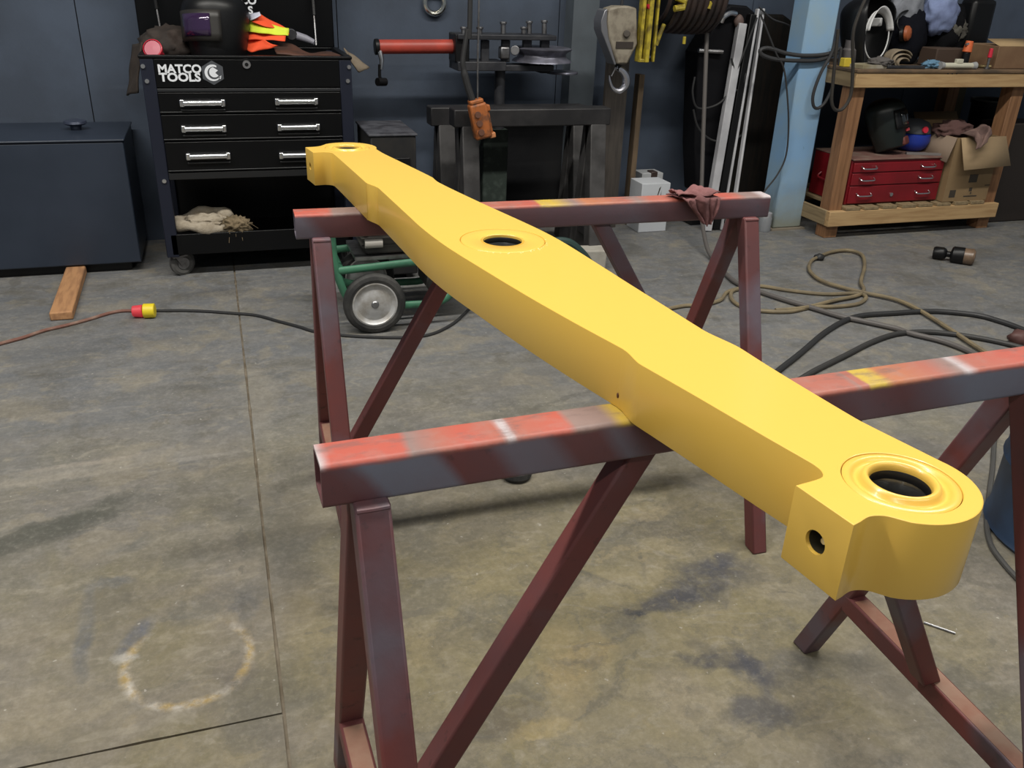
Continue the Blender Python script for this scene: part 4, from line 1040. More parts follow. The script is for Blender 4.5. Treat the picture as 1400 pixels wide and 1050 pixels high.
MB().cyl(hp(857, 46, -.062), hp(857, 46, -.04), .018, n=16).build('gear_boss', mat('boss_grime', (.06, .05, .04), .6), hb_, bevel=.004)
MB().cyl(hp(846, 88), hp(843, 96), .018, .014, 14).build('swivel', black_plastic, ho)
hk = smooth_path([hp(842, 92), hp(850, 96), hp(856, 106), hp(855, 117), hp(847, 124), hp(838, 121), hp(834, 112), hp(833, 103)], 5)
MB().tube(hk, [.016, .015, .015, .016, .017, .018, .019, .020, .021, .022, .022, .022, .022, .022, .021, .020, .019, .018, .017, .016, .015, .014, .013, .012, .011, .011, .010, .009, .009, .008, .008, .007, .006, .005, .004, .004][:len(hk)] , 10).build('hook', mat('hook_steel', (.62, .62, .68), .3, 1.0), ho)
MB().tube([hp(842, 92, -.012), hp(836, 104, -.012)], .004, 6).build('safety_latch', dull_steel, ho)
MB().tube([Vector((hp(850, 8).x, 0, hp(850, 9).z)), Vector((hp(850, 8).x, 0, CEIL - hl.z))], .008, 8).build('hanging_chain', dark_steel, ho)
# yellow slotted frame
YY = 4.34
yl = thing('yellow_bracket', 'yellow slotted steel bracket hanging between the hoist and the hose reel', 'bracket', P(883, 40, YY))
yo = yl.location
def yp(px, py): return P(px, py, YY) - yo
ypaint = mat('yellow_bracket_paint', (.42, .33, .03), .5, col2=(.16, .12, .02), vscale=24)
for pa, pb2, dy in ((872.5, 877, 0), (879.5, 885, -.02), (892, 895, 0)):
    A = yp(pa, 85); B_ = yp(pb2, 85); zt2 = yp(883, -8).z + .35
    MB().box((A.x, dy, A.z), (B_.x, dy + .05, zt2)).build('rail', ypaint, yl, bevel=.003)
A = yp(876, 84); B_ = yp(893, 84)
MB().box((A.x, .02, A.z), (B_.x, .045, yp(883, -8).z + .35)).build('dark_web', black_plastic, yl)
MB().box((A.x - .01, -.01, A.z - .004), (yp(886, 84).x, .05, A.z + .012)).build('end_plate', ypaint, yl, bevel=.003)
for k in range(7):
    q = yp(888.5, 78 - 11 * k); MB().cyl(q + Vector((0, .004, 0)), q + Vector((0, .022, 0)), .007, n=8).build('slot_stud', dull_steel, yl)
q = yp(888.5, 9); MB().cyl(q + Vector((0, -.012, 0)), q + Vector((0, .02, 0)), .014, n=12).build('red_stud', redp, yl)
# hose reel
RY = 4.52
rx0, rx1 = P(893, 20, RY).x, P(966, 20, RY).x; rz = P(930, -18, RY).z
reel = thing('hose_reel', 'wall hose reel wound with dark brown hose and yellow arms', 'hose reel', (rx0, RY, rz))
RR = (P(930, -18, RY) - P(930, 47, RY)).length
M = Matrix.Rotation(R_(90), 4, 'Y')
brown_hose = mat('brown_hose', (.042, .026, .022), .55, col2=(.022, .016, .015), vscale=9)
nw = 9; Lr = rx1 - rx0
for k in range(nw):
    xk = (k + .5) / nw * Lr
    rk = RR * (.98 - .16 * (k / nw - .55) ** 2) - (.03 if k == 0 else 0)
    MB().tube([(xk, rk * .93 * math.cos(a / 40 * 2 * math.pi), rk * .93 * math.sin(a / 40 * 2 * math.pi)) for a in range(40)], Lr / nw * .56, 8, closed=True).build('hose_turn', brown_hose, reel)
MB().cyl((.01, 0, 0), (Lr - .01, 0, 0), RR * .88, n=36).build('drum', black_plastic, reel)
def rp_(px, py, Y): return P(px, py, Y) - reel.location
for pts, w in (([(925, -4), (937, 2), (934, 10), (922, 12)], .03), ([(908, 33), (903, 45), (897, 62)], .02), ([(966, -2), (971, 5), (969, 12)], .02), ([(936, 50), (935, 60)], .016)):
    MB().tube([rp_(a, b, RY - RR * (.9 if b < 30 else .55)) for a, b in pts], w * .55, 8).build('arm', ypaint, reel)
MB().box((Lr * .3, .0, RR * .7), (Lr * .7, WALL_Y - RY, RR * .7 + .03)).build('wall_arm', dark_steel, reel)
# hose hanging from the reel down to the floor and away to the right
grey_hose = mat('grey_brown_hose', (.10, .09, .085), .6)
hz_ = [P(968, -5, RY - .02), P(966, 60, 4.45), P(963, 140, 4.40), P(960, 230, 4.34), P(959, 290, 4.26), on(966, 336, .05), on(978, 357, .014), on(1003, 384, .014), on(1037, 398, .014), on(1078, 411.5, .014), on(1111, 421, .014), on(1149, 432.5, .014), on(1175, 438, .014), on(1223, 448.5, .014), on(1246, 456, .014), on(1287, 466, .014), on(1322, 479, .014), on(1350, 494, .014), on(1395, 512, .014), on(1450, 525, .014)]
tag(MB().tube(smooth_path(hz_, 6), .0115, 10).build('air_hose', grey_hose), 'grey-brown air hose hanging from the reel and running across the floor', 'hose')

# ------------------------------------------------------------------ black folded lift with white rails, leaning board
EY = 4.55
lift = thing('folded_lift', 'black folded lift frame with white rails leaning beside the blue column', 'lift', (P(1000, 262, EY).x, EY, 0))
lo_ = lift.location
def lp(px, py, dy=0): return P(px, py, EY + dy) - lo_
white_rail = mat('white_rail', (.46, .46, .48), .5, col2=(.36, .36, .38), vscale=6)
def grounded(pa, pb, dya, dyb, w, d, name, m, par):
    """bar along the image line pa-pb, carried down to the floor"""
    a = lp(*pa, dya); b = lp(*pb, dyb); dr = (b - a)
    t_ = (-lo_.z - a.z) / dr.z; e = a + dr * t_
    return MB().bar(e + Vector((0, 0, .002)), a, w, d, (0, -1, 0)).build(name, m, par, bevel=.004)
grounded((1014, 32), (975, 262), -.01, -.09, .05, .04, 'white_rail', white_rail, lift)
grounded((1036, 12), (994, 262), -.01, -.09, .014, .03, 'white_rail', white_rail, lift)
grounded((1030, 20), (987, 262), .0, -.07, .06, .05, 'mast', black_plastic, lift)
grounded((1043, 12), (1030, 100), .08, .0, .014, .03, 'thin_rail', white_rail, lift)
cov = MB()
pp = [(987, 14), (1000, 6), (1022, 8), (1034, 18), (1022, 60), (1000, 150), (978, 235), (970, 264), (952, 264), (950, 200), (953, 120), (955, 72), (972, 44)]
A = [lp(a, b, .02) for a, b in pp]; n = len(A); off = Vector((0, .16, 0))
cov._add(A + [p + off for p in A], [tuple(range(n)), tuple(range(2 * n - 1, n - 1, -1))] + [(k, n + k, n + (k + 1) % n, (k + 1) % n) for k in range(n)])
cov.build('black_cover', mat('black_cover', (.005, .005, .0065), .7, spec=.15, bump=.3, bscale=12), lift, bevel=.012)
MB().box((lp(952, 262).x, .02, -lo_.z + .0), (lp(1000, 262).x, .22, .06 - lo_.z)).build('base_frame', black_plastic, lift, bevel=.006)
MB().tube(smooth_path([lp(986, 30, .0), lp(990, 23, -.01), lp(999, 18, -.01), lp(1006, 19, 0)], 5), .014, 10).build('chrome_bracket', chrome, lift)
MB().tube([lp(955, 69, .01), lp(988, 71, .0)], .012, 8).build('cross_handle', dull_steel, lift)
MB().blob(lp(1010, 29, -.0), (.03, .02, .035), .2, 3, 2, sub=2).build('grip', mat('brown_grip', (.12, .08, .07), .6), lift)
for pts in ([(1000, 80), (1004, 110), (985, 140), (955, 148), (947, 128), (950, 105)], [(948, 150), (955, 175), (975, 192), (1005, 190), (1022, 176)], [(1035, 24), (1010, 90), (998, 118), (1012, 122), (1020, 100)]):
    MB().tube(smooth_path([lp(a, b, -.045) for a, b in pts], 6), .006, 8).build('loose_cable', hose_black, lift)
# dark board behind
bx0, bx1 = P(1004, 200, 4.74).x, P(1088, 30, 4.74).x; bzt = P(1070, 20, 4.74).z
pb3 = [(bx0 - .04, 0), (bx1 + .01, 0), (bx1 + .01, bzt - .10), (bx1 - .02, bzt - .03), (bx1 - .08, bzt), (bx0 + .06, bzt), (bx0 - .01, bzt - .03), (bx0 - .04, bzt - .10)]
brd = MB().prism(pb3, 0, .05, Matrix.Translation((0, 4.80, 0)) @ Matrix.Rotation(R_(90), 4, 'X')).build('dark_board', mat('charred_board', (.008, .008, .0075), .8, spec=.2, col2=(.014, .011, .009), vscale=5, stretch=(10, 10, 1)), bevel=.015)
tag(brd, 'tall dark board with rounded top leaning on the wall beside the blue column', 'board')

# ------------------------------------------------------------------ blue steel column
CXC = 3.2255; cw = .197; CYC = 4.38
blue_m = bpy.data.materials.new('pale_blue_paint'); blue_m.use_nodes = True
g = NT(blue_m); b = blue_m.node_tree.nodes['Principled BSDF']
tc = g.add('ShaderNodeTexCoord').outputs['Object']
sepz = g.add('ShaderNodeSeparateXYZ', {0: tc}).outputs[2]
c = g.mix(g.ramp(g.noise(tc, 3.0, 5), .4, .65), lin((.23, .40, .62)), lin((.29, .41, .50)))
c = g.mix(g.ramp(g.noise(tc, 18, 5, .7), .66, .72, 0, .8), c, lin((.06, .06, .06)))
low = g.ramp(g.math('ADD', sepz, g.math('MULTIPLY', g.math('SUBTRACT', g.noise(tc, 7, 5), .5), .25)), .02, .30, 1, 0)
c = g.mix(g.math('MULTIPLY', low, .75), c, lin((.22, .19, .08)))
g.l.new(c, b.inputs['Base Color']); b.inputs['Roughness'].default_value = .5
colm = thing('steel_column', 'pale blue painted steel column with cables looped around it', 'column', (CXC, CYC, 0))
MB().box((-cw / 2, 0, .010), (cw / 2, .15, CEIL)).build('box_section', blue_m, colm, bevel=.008)
MB().box((-cw / 2 - .02, -.02, 0), (cw / 2 + .02, .17, .010)).build('base_plate', mat('rusty_base', (.20, .17, .13), .8), colm)
# cables on the column
dk = mat('dark_cable', (.030, .030, .032), .55)
FYc = CYC - .02
def cpth(pts, Y, k=6): return smooth_path([P(a, b, Y + (c[0] if c else 0)) for a, b, *c in pts], k)
tag(MB().tube(cpth([(1150, 66), (1130, 74), (1100, 76), (1075, 73), (1052, 66), (1040, 68), (1042, 75), (1060, 81), (1090, 83), (1120, 82), (1145, 72)], FYc), .011, 8).build('looped_cable', dk), 'thick dark cable looped around the front of the blue column', 'cable')
tag(MB().tube(cpth([(1142, 56), (1136, 75), (1122, 100), (1112, 128), (1112, 144), (1118, 148), (1128, 140), (1138, 120), (1146, 95), (1150, 66)], FYc - .02), .009, 8).build('hanging_loop', dk), 'dark cable loop hanging between the blue column and the bench', 'cable')
tag(MB().tube(cpth([(1186, -8), (1172, 25), (1166, 50), (1166, 95), (1163, 130), (1153, 148), (1142, 150), (1137, 138), (1139, 110), (1143, 70), (1146, 40)], 4.06), .009, 8).build('bench_cable', mat('brown_black_cable', (.028, .024, .02), .6)), 'dark cable loop hanging in front of the left corner of the bench', 'cable')
tag(MB().tube(cpth([(1040, 20), (1050, 45), (1062, 75), (1072, 95), (1077, 140), (1078, 180), (1074, 215), (1062, 240), (1045, 262), (1036, 280)], FYc - .005), .005, 8).build('thin_wire', dk), 'thin dark wire trailing down the left edge of the blue column', 'wire')
tag(MB().tube(cpth([(1038, 10), (1056, 26), (1075, 33), (1092, 44)], 4.60), .005, 8).build('upper_wire', dk), 'thin dark wire sagging from the black lift towards the column', 'wire')
# small clear jar at the foot of the column
jq = on(1046, 317)
jar = thing('plastic_jar', 'small clear jar with a grey lid on the floor at the foot of the column', 'jar', (jq.x, jq.y + .02, 0))
MB().lathe([(.0001, .0), (.038, .0), (.040, .01), (.040, .085), (.034, .095)], 20).build('jar_body', mat('cloudy_plastic', (.45, .47, .50), .25, trans=.6), jar)
MB().lathe([(.036, .093), (.036, .112), (.0001, .113)], 20).build('lid', mat('grey_lid', (.30, .30, .32), .5), jar)

# white cartons below the wall
wc = mat('white_carton', (.50, .52, .55), .7)
q0, q1 = on(872, 318), on(911, 316.5)
ct = thing('white_carton', 'white carton with a dark printed mark standing on the floor by the wall', 'carton', ((q0.x + q1.x) / 2, q0.y, 0))
cwh = (q1.x - q0.x) / 2; czt = P(890, 251, q0.y).z
MB().box((-cwh, 0, 0), (cwh, .16, czt)).build('box', wc, ct, bevel=.003)
pm = MB(); zc0 = P(898, 262, q0.y).z
pm._add([(cwh * .10, -.001, zc0 - .03), (cwh * .16, -.001, zc0 - .03), (cwh * .34, -.001, zc0 + .03), (cwh * .22, -.001, zc0 + .02)], [(0, 1, 2, 3)])
pm._add([(cwh * .32, -.001, zc0 - .035), (cwh * .38, -.001, zc0 - .035), (cwh * .40, -.001, zc0 + .01)], [(0, 1, 2)])
pm.build('printed_mark', ink, ct)
c2 = thing('small_carton', 'smaller white carton and dark can behind the printed carton', 'carton', (P(892, 245, q0.y + .24).x, q0.y + .24, 0))
MB().box((-.07, 0, 0), (.07, .12, P(890, 237, q0.y + .24).z)).build('box', mat('white_carton_dull', (.40, .41, .42), .75), c2, bevel=.003)
MB().box((-.012, -.004, P(890, 237, q0.y + .24).z - .08), (.03, .06, P(890, 235, q0.y + .24).z)).build('dark_insert', mat('brown_can', (.04, .025, .02), .5), c2, bevel=.004)

# ------------------------------------------------------------------ rag over the far beam
rag_m = mat('maroon_rag', (.20, .085, .085), .95, col2=(.13, .055, .055), vscale=8, bump=.4, bscale=120)
rb_ = far_h.location
rg = thing('shop_rag', 'crumpled maroon shop rag draped over the far sawhorse beam', 'rag', (P(951, 270, 1.89).x, 1.885, ZT))
def ragf(u, v):
    # v: 0 = back edge on top, 1 = hanging tip in front ; u across
    w = .052 * (1 - .72 * max(0, v - .42) / .58)
    xx = (u - .5) * 2 * w + .012 - .030 * (1 - v)
    fold = noise.noise(Vector((u * 4.2 + .4 * v, v * 1.4, 2.7))) * 1.7
    if v < .45:
        y = .030 - (v / .45) * .058; z = .005 + .007 * fold ** 2 + .006 * noise.noise(Vector((u * 4, v * 5, 1)))
        z = max(z, .003)
    else:
        k = (v - .45) / .55; y = -.036 - .012 * abs(fold) - .004 * k; z = .006 - k * (.066 - .020 * abs(u - .55)) + .004 * noise.noise(Vector((u * 5, 2, 4)))
    return Vector((xx + .004 * noise.noise(Vector((u * 5, v * 5, 7))), y, z))
MB().grid(ragf, 40, 36).build('cloth', rag_m, rg, solid=.003, smooth=80)
def rag2(u, v):
    xx = -.068 + .115 * u; y = -.030 + .052 * v; z = .010 + .008 * math.sin(u * 8 + v * 3) * (.5 + v) + .006 * noise.noise(Vector((u * 6, v * 6, 3)))
    return Vector((xx, y, max(z, .006) + .004))
MB().grid(rag2, 30, 14).build('fold', rag_m, rg, solid=.003, smooth=80)

# ------------------------------------------------------------------ timber workbench
BX0, BFY, BD = 3.315, 4.12, .66
BX1 = 5.25; ztop = .945; zap = .850
bench = thing('workbench', 'rough timber workbench with a slatted lower shelf, cluttered with welding gear', 'workbench', (BX0, BFY, 0))
BL = BX1 - BX0
def plank(lo, hi, name, m, par=bench, bev=.004): return MB().box(lo, hi).build(name, m, par, bevel=bev)
plank((-.005, -.006, ztop - .018), (BL, BD, ztop), 'top_board', wood_old)
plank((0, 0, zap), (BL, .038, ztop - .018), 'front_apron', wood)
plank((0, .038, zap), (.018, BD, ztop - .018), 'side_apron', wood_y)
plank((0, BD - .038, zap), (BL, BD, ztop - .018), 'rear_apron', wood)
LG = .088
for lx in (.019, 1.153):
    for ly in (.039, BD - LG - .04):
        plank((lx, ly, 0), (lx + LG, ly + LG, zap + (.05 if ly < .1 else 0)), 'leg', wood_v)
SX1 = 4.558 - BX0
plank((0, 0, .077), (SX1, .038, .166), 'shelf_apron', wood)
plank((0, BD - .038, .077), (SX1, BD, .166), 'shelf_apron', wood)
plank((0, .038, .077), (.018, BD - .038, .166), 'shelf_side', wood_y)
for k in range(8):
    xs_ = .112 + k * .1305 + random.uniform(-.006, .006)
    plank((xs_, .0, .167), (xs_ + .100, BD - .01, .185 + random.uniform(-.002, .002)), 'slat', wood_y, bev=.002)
nails = MB()
for px in (1296, 1302, 1308): 
    q = P(px, 100, BFY) - bench.location; nails.cyl(q + Vector((0, -.003, 0)), q + Vector((0, .002, 0)), .005, n=8)
nails.build('nail_heads', dark_steel, bench)
# dark crate to the right of the shelf
tag(MB().box((0, 0, 0), (.75, .20, .62)).build('dark_cabinet', mat('dark_brown_cabinet', (.022, .016, .013), .6), loc=(4.60, BFY + .14, 0), bevel=.008), 'dark brown cabinet on the floor at the right end of the bench', 'cabinet')

# red tool chest on the shelf
SZ = .187
RC = 4.172
rl, rr_ = P(1103, 275, RC + .12).x, P(1283, 272, RC).x
rtop = P(1225, 218, RC).z
red_m = mat('red_enamel', (.21, .008, .014), .38, col2=(.16, .007, .011), vscale=5)
rd0 = P(1152, 275, RC).x
chest = thing('tool_chest', 'red steel tool chest with three drawers on the lower bench shelf', 'tool chest', (3.450, RC, SZ))
rw = .668
rh = rtop - SZ
MB().box((0, .012, 0), (rw, .36, rh)).build('case', red_m, chest, bevel=.005)
MB().box((-.002, -.002, rh - .001), (rw + .002, .362, rh + .008)).build('dusty_top', mat('dusty_red_top', (.16, .075, .06), .85, col2=(.20, .14, .11), vscale=7), chest, bevel=.003)
dz = [rh * .02, rh * .43, rh * .72, rh * .95]
for k in range(3):
    d_ = MB().box((.012, 0, dz[k] + .003), (rw - .012, .014, dz[k + 1] - .003)).build('drawer', red_m, chest, bevel=.003)
    zc_ = (dz[k] + dz[k + 1]) / 2
    for hx in (rw * .17, rw * .80):
        hdl = MB(); hdl.tube(smooth_path([(hx - .05, 0, zc_ + .008), (hx - .045, -.018, zc_ - .002), (hx, -.020, zc_ - .004), (hx + .045, -.018, zc_ - .002), (hx + .05, 0, zc_ + .008)], 4), .0045, 8)
        hdl.build('handle', hmat, d_)
    if k == 0: MB().cyl((rw * .47, -.006, zc_ - .005), (rw * .47, .002, zc_ - .005), .011, n=14).build('lock', chrome, d_)
MB().tube(smooth_path([(-.004, .10, rh * .55), (-.03, .11, rh * .45), (-.03, .25, rh * .45), (-.004, .26, rh * .55)], 4), .006, 8).build('side_handle', mat('dark_red_handle', (.16, .01, .015), .4), chest)
# helmets on the red chest
ht = rtop + .010
q = P(1208, 190, RC + .16)
hel1 = helmet('welding_helmet', 'black and dark green welding helmet lying on the red tool chest', 'welding helmet', (q.x, RC + .19, ht + .150), 34, -22, 0, .92, mat('helmet_dark_green', (.010, .014, .013), .35), mat('dark_lens', (.01, .012, .014), .06, coat=1.0), shell_b)
MB().cbox((.03, -.124, -.058), (.05, .012, .016)).build('red_badge', mat('pinkish_badge', (.55, .07, .08), .4), hel1, bevel=.003)
MB().cbox((.02, -.100, -.115), (.085, .03, .05)).build('chin_patch', mat('brown_patch', (.12, .03, .022), .6), hel1, bevel=.01)
bluep = mat('blue_helmet', (.014, .038, .30), .38)
q = P(1256, 190, RC + .18)
bh = thing('blue_helmet', 'blue hard shell helmet with a red dot beside the black helmet', 'helmet', (q.x - .015, RC + .22, ht))
bh.scale = (.86, .86, .86)
MB().lathe([(.0001, .0), (.075, .002), (.105, .025), (.122, .07), (.118, .115), (.100, .125)], 32).build('shell', bluep, bh)
MB().lathe([(.100, .120), (.116, .125), (.112, .165), (.090, .195), (.050, .210), (.0001, .214)], 32).build('visor_band', mat('grey_visor', (.055, .06, .07), .45), bh)
d0 = Vector((-.01, -.112, .155)); MB().cyl(d0, d0 + Vector((0, -.012, .002)), .022, n=18).build('red_dot', redp, bh)
tag(MB().box((-.11, -.012, 0), (.11, .012, .012)).build('flat_file', mat('file_steel', (.28, .26, .25), .5, .5), loc=(P(1263, 213, RC + .06).x, RC + .06, rtop + .009), rotz=R_(-18)), 'flat grey bar lying on top of the red tool chest', 'bar')
# cardboard box with a rag
BXY = 4.138
b0, b1 = 4.126, 4.460; bzt_ = P(1330, 188, BXY).z - SZ
cb = thing('cardboard_box', 'open cardboard box with dark print on the lower bench shelf', 'box', (b0, BXY, SZ))
bw = b1 - b0; bdp = .34; th = .005
bx = MB(); bx.box((0, 0, 0), (bw, bdp, th)); bx.box((0, 0, th), (bw, th, bzt_)); bx.box((0, bdp - th, th), (bw, bdp, bzt_)); bx.box((0, th, th), (th, bdp - th, bzt_)); bx.box((bw - th, th, th), (bw, bdp - th, bzt_))
bx.build('carton', cardboard, cb)
fl1 = MB()._add([(.02, -.006, bzt_), (bw + .02, -.006, bzt_ + .004), (bw + .03, -.085, bzt_ - .155), (.03, -.075, bzt_ - .175)], [(0, 1, 2, 3)]).build('front_flap', mat('cardboard_inner', (.34, .24, .135), .85), cb, solid=.004)
MB()._add([(-.004, .0, bzt_), (-.004, bdp, bzt_), (-.045, bdp + .0, bzt_ - .11), (-.050, -.01, bzt_ - .14)], [(0, 1, 2, 3)]).build('side_flap', mat('cardboard_shade', (.22, .16, .115), .85), cb, solid=.004)
MB()._add([(.0, bdp, bzt_), (bw, bdp, bzt_), (bw, bdp + .06, bzt_ + .09), (.0, bdp + .06, bzt_ + .09)], [(0, 1, 2, 3)]).build('rear_flap', cardboard, cb, solid=.004)
pk = MB()
def mark(px, py, w, h): 
    q = P(px, py, BXY - .001) - cb.location; pk.box((q.x - w / 2, -.0012, q.z - h / 2), (q.x + w / 2, .0, q.z + h / 2))
mark(1331, 244, .062, .048); mark(1302, 265, .045, .045); mark(1327, 259, .022, .022); mark(1326, 268, .10, .007); mark(1350, 253, .04, .005); mark(1327, 264, .010, .012)
pk.build('print', ink, cb)
rq = P(1328, 178, BXY + .02)
brown_rag = mat('brown_rag', (.20, .125, .105), .95, col2=(.13, .08, .07), vscale=8, bump=.4, bscale=90)
rt = thing('brown_rag', 'brown rag spilling over the front of the cardboard box', 'rag', rq)
def rgf(u, v):
    A = P(1310, 184, BXY + .06) - rq; B_ = P(1346, 170, BXY + .05) - rq; C_ = P(1334, 206, BXY - .115) - rq; D_ = P(1345, 198, BXY - .11) - rq
    p = A.lerp(B_, u).lerp(C_.lerp(D_, u), v)
    arch = math.sin(v * math.pi) 
    return p + Vector((.014 * noise.noise(p * 30), -.05 * arch, .055 * arch * (.6 + .4 * math.sin(u * 10)) + .01 * noise.noise(p * 25)))
MB().grid(rgf, 22, 22).build('cloth', brown_rag, rt, solid=.004, smooth=80)
MB().blob((-.02, .12, -.02), (.12, .08, .06), .35, 2.6, 4).build('heap', mat('maroon_heap', (.09, .045, .04), .95), rt)
# bucket behind the box
kq = P(1372, 165, BFY + .42)
bk = thing('dark_bin', 'tall dark bin standing behind the cardboard box under the bench', 'bin', (4.83, BFY + .50, 0))
MB().lathe([(.0001, .0), (.105, .0), (.132, .69), (.140, .69), (.140, .71), (.128, .71), (.100, .01), (.0001, .01)], 32).build('pail', black_plastic, bk)
MB().tube([(.138 * math.cos(a / 24 * 2 * math.pi), .138 * math.sin(a / 24 * 2 * math.pi), .712) for a in range(24)], .006, 6, closed=True).build('rim', mat('bucket_rim', (.10, .10, .09), .6), bk)
tag(MB().box((-.05, 0, 0), (.04, .03, .62)).build('timber_offcut', mat('olive_board', (.10, .085, .05), .8), loc=(P(1298, 170, BFY + .60).x, BFY + .57, SZ)), 'narrow olive-brown offcut standing at the back of the lower shelf', 'timber')

# ------------------------------------------------------------------ clutter on the bench
TZ = ztop + .001
def bpnt(px, py, dy): return P(px, py, BFY + dy)
q = bpnt(1188, 40, .26)
hel2 = helmet('welding_helmet', 'black welding helmet seen from behind with a white headband on the bench', 'welding helmet', (q.x, q.y, TZ + .175), 196, 6, 0, 1.12, shell_b, band=mat('white_headband', (.62, .62, .62), .45))
MB().cbox((-.09, -.03, .05), (.02, .09, .045)).build('side_knob', mat('pale_knob', (.5, .5, .5), .4), hel2, bevel=.006)
q = bpnt(1240, 45, .34)
tag(MB().blob((0, 0, 0), (.125, .09, .17), .12, 2.0, 11, flat=.85).build('dark_jacket', black_cloth, loc=(q.x, q.y, TZ + .14)), 'black jacket bundled in the middle of the bench top', 'jacket')
q = bpnt(1232, 22, .42)
hel3 = helmet('welding_helmet', 'worn black helmet shell tipped back behind the white-banded helmet', 'welding helmet', (q.x, BFY + .56, TZ + .27), 165, 25, 10, .9, shell_b, band=mat('grey_headband', (.10, .09, .08), .7))
jq_ = bpnt(1250, 12, .30)
gcl = mat('grey_cloth', (.22, .23, .26), .95, col2=(.15, .16, .18), vscale=10, bump=.4, bscale=60)
tag(MB().blob((0, 0, 0), (.105, .07, .13), .22, 1.6, 21, ridged=True).build('grey_shirt', gcl, loc=(jq_.x, BFY + .36, jq_.z)), 'light grey cloth bundled at the top of the bench heap', 'cloth')
jq_ = bpnt(1289, 16, .28)
bcl = mat('denim_blue_cloth', (.20, .25, .42), .95, col2=(.13, .16, .28), vscale=9, bump=.4, bscale=60)
tag(MB().blob((0, 0, 0), (.11, .08, .12), .22, 1.7, 5, ridged=True).build('denim_cloth', bcl, loc=(jq_.x, BFY + .30, jq_.z - .01)), 'pale blue crumpled denim cloth on the bench heap', 'cloth')
q = bpnt(1293, 70, .30)
tag(MB().blob((0, 0, 0), (.115, .13, .19), .15, 2.2, 31, flat=.9).build('tool_bag', mat('black_canvas', (.005, .005, .006), .9, spec=.1), loc=(q.x - .0, BFY + .36, TZ + .165)), 'black canvas tool bag under the blue cloth on the bench', 'bag')
# black case with handle
q = bpnt(1328, 50, .45)
cse = thing('black_case', 'tall black plastic case with a carry handle at the back of the bench', 'case', (q.x, BFY + .44, TZ))
MB().box((-.10, -.06, 0), (.075, .06, .36)).build('case_body', black_plastic, cse, bevel=.025)
MB().tube(smooth_path([(-.08, 0, .33), (-.075, 0, .40), (-.03, 0, .43), (.03, 0, .425), (.06, 0, .39), (.065, 0, .33)], 5), .014, 8).build('handle', black_plastic, cse)
# respirator / earmuffs in orange and grey
q = bpnt(1256, 47, .16)
em_ = thing('ear_muffs', 'orange and black ear muffs lying on the dark jacket', 'ear muffs', (q.x, BFY + .25, q.z))
M = Matrix.Rotation(R_(80), 4, 'X') @ Matrix.Rotation(R_(35), 4, 'Y')
MB().lathe([(.0001, .020), (.025, .018), (.040, .006), (.042, -.010), (.030, -.018), (.0001, -.018)], 24, M).build('cup', mat('rust_orange', (.34, .09, .03), .5), em_)
MB().lathe([(.026, -.018), (.044, -.016), (.046, -.034), (.028, -.038)], 24, M).build('cushion', black_plastic, em_)
MB().tube(smooth_path([(-.04, .0, .0), (-.07, .02, .05), (-.04, .04, .10), (.02, .05, .12)], 5), .006, 8).build('headband', black_plastic, em_)
q = bpnt(1316, 44, .22)
tag(MB().blob((0, 0, 0), (.065, .05, .07), .4, 3.0, 41).build('olive_rag', mat('olive_rag', (.10, .095, .08), .95, col2=(.06, .055, .045), vscale=12), loc=(q.x, BFY + .28, q.z + .0)), 'olive grey rag beside the black case on the bench', 'rag')
q = bpnt(1303, 70, .17)
tag(MB().box((-.14, -.06, 0), (.10, .08, .10)).build('brown_box', mat('dark_brown_box', (.055, .033, .022), .8), loc=(q.x, BFY + .20, TZ), bevel=.006), 'small dark brown box on the bench under the tool bag', 'box')
q = bpnt(1320, 63, .12)
sp2 = thing('spray_nozzle', 'small orange capped bottle leaning on the brown box', 'bottle', (q.x, BFY + .10, TZ))
MB().cyl((0, 0, .0), (0, 0, .085), .022, n=16).build('bottle_body', black_plastic, sp2, bevel=.004)
MB().cyl((0, 0, .085), (.004, 0, .145), .026, .020, 16).build('orange_cap', mat('orange_cap', (.62, .13, .04), .5), sp2, bevel=.004)
MB().cyl((-.03, -.01, .125), (-.012, -.01, .13), .007, n=10).build('nozzle_tip', chrome, sp2)
# pair of tan gloves
q = bpnt(1222, 78, .10)
gl = thing('leather_gloves', 'folded tan leather gloves at the front edge of the bench', 'gloves', (q.x, BFY + .09, TZ))
tanl = mat('tan_glove', (.25, .20, .14), .9, col2=(.16, .125, .085), vscale=12)
for k, (r0, h0, dy) in enumerate(((.055, .07, .0), (.036, .05, -.012), (.07, .09, .012))):
    MB().grid(lambda u, v, r0=r0, h0=h0, dy=dy: Vector((.03 + r0 * math.cos(R_(20 + 230 * u)), dy + .07 * (v - .5), .004 + h0 * .5 + h0 * .5 * math.sin(R_(20 + 230 * u)))), 20, 6).build('glove', tanl, gl, solid=.006)
MB().blob((-.09, .0, .03), (.08, .05, .026), .3, 3, 3, flat=.9).build('cuff', mat('grey_cuff', (.10, .09, .085), .95), gl)
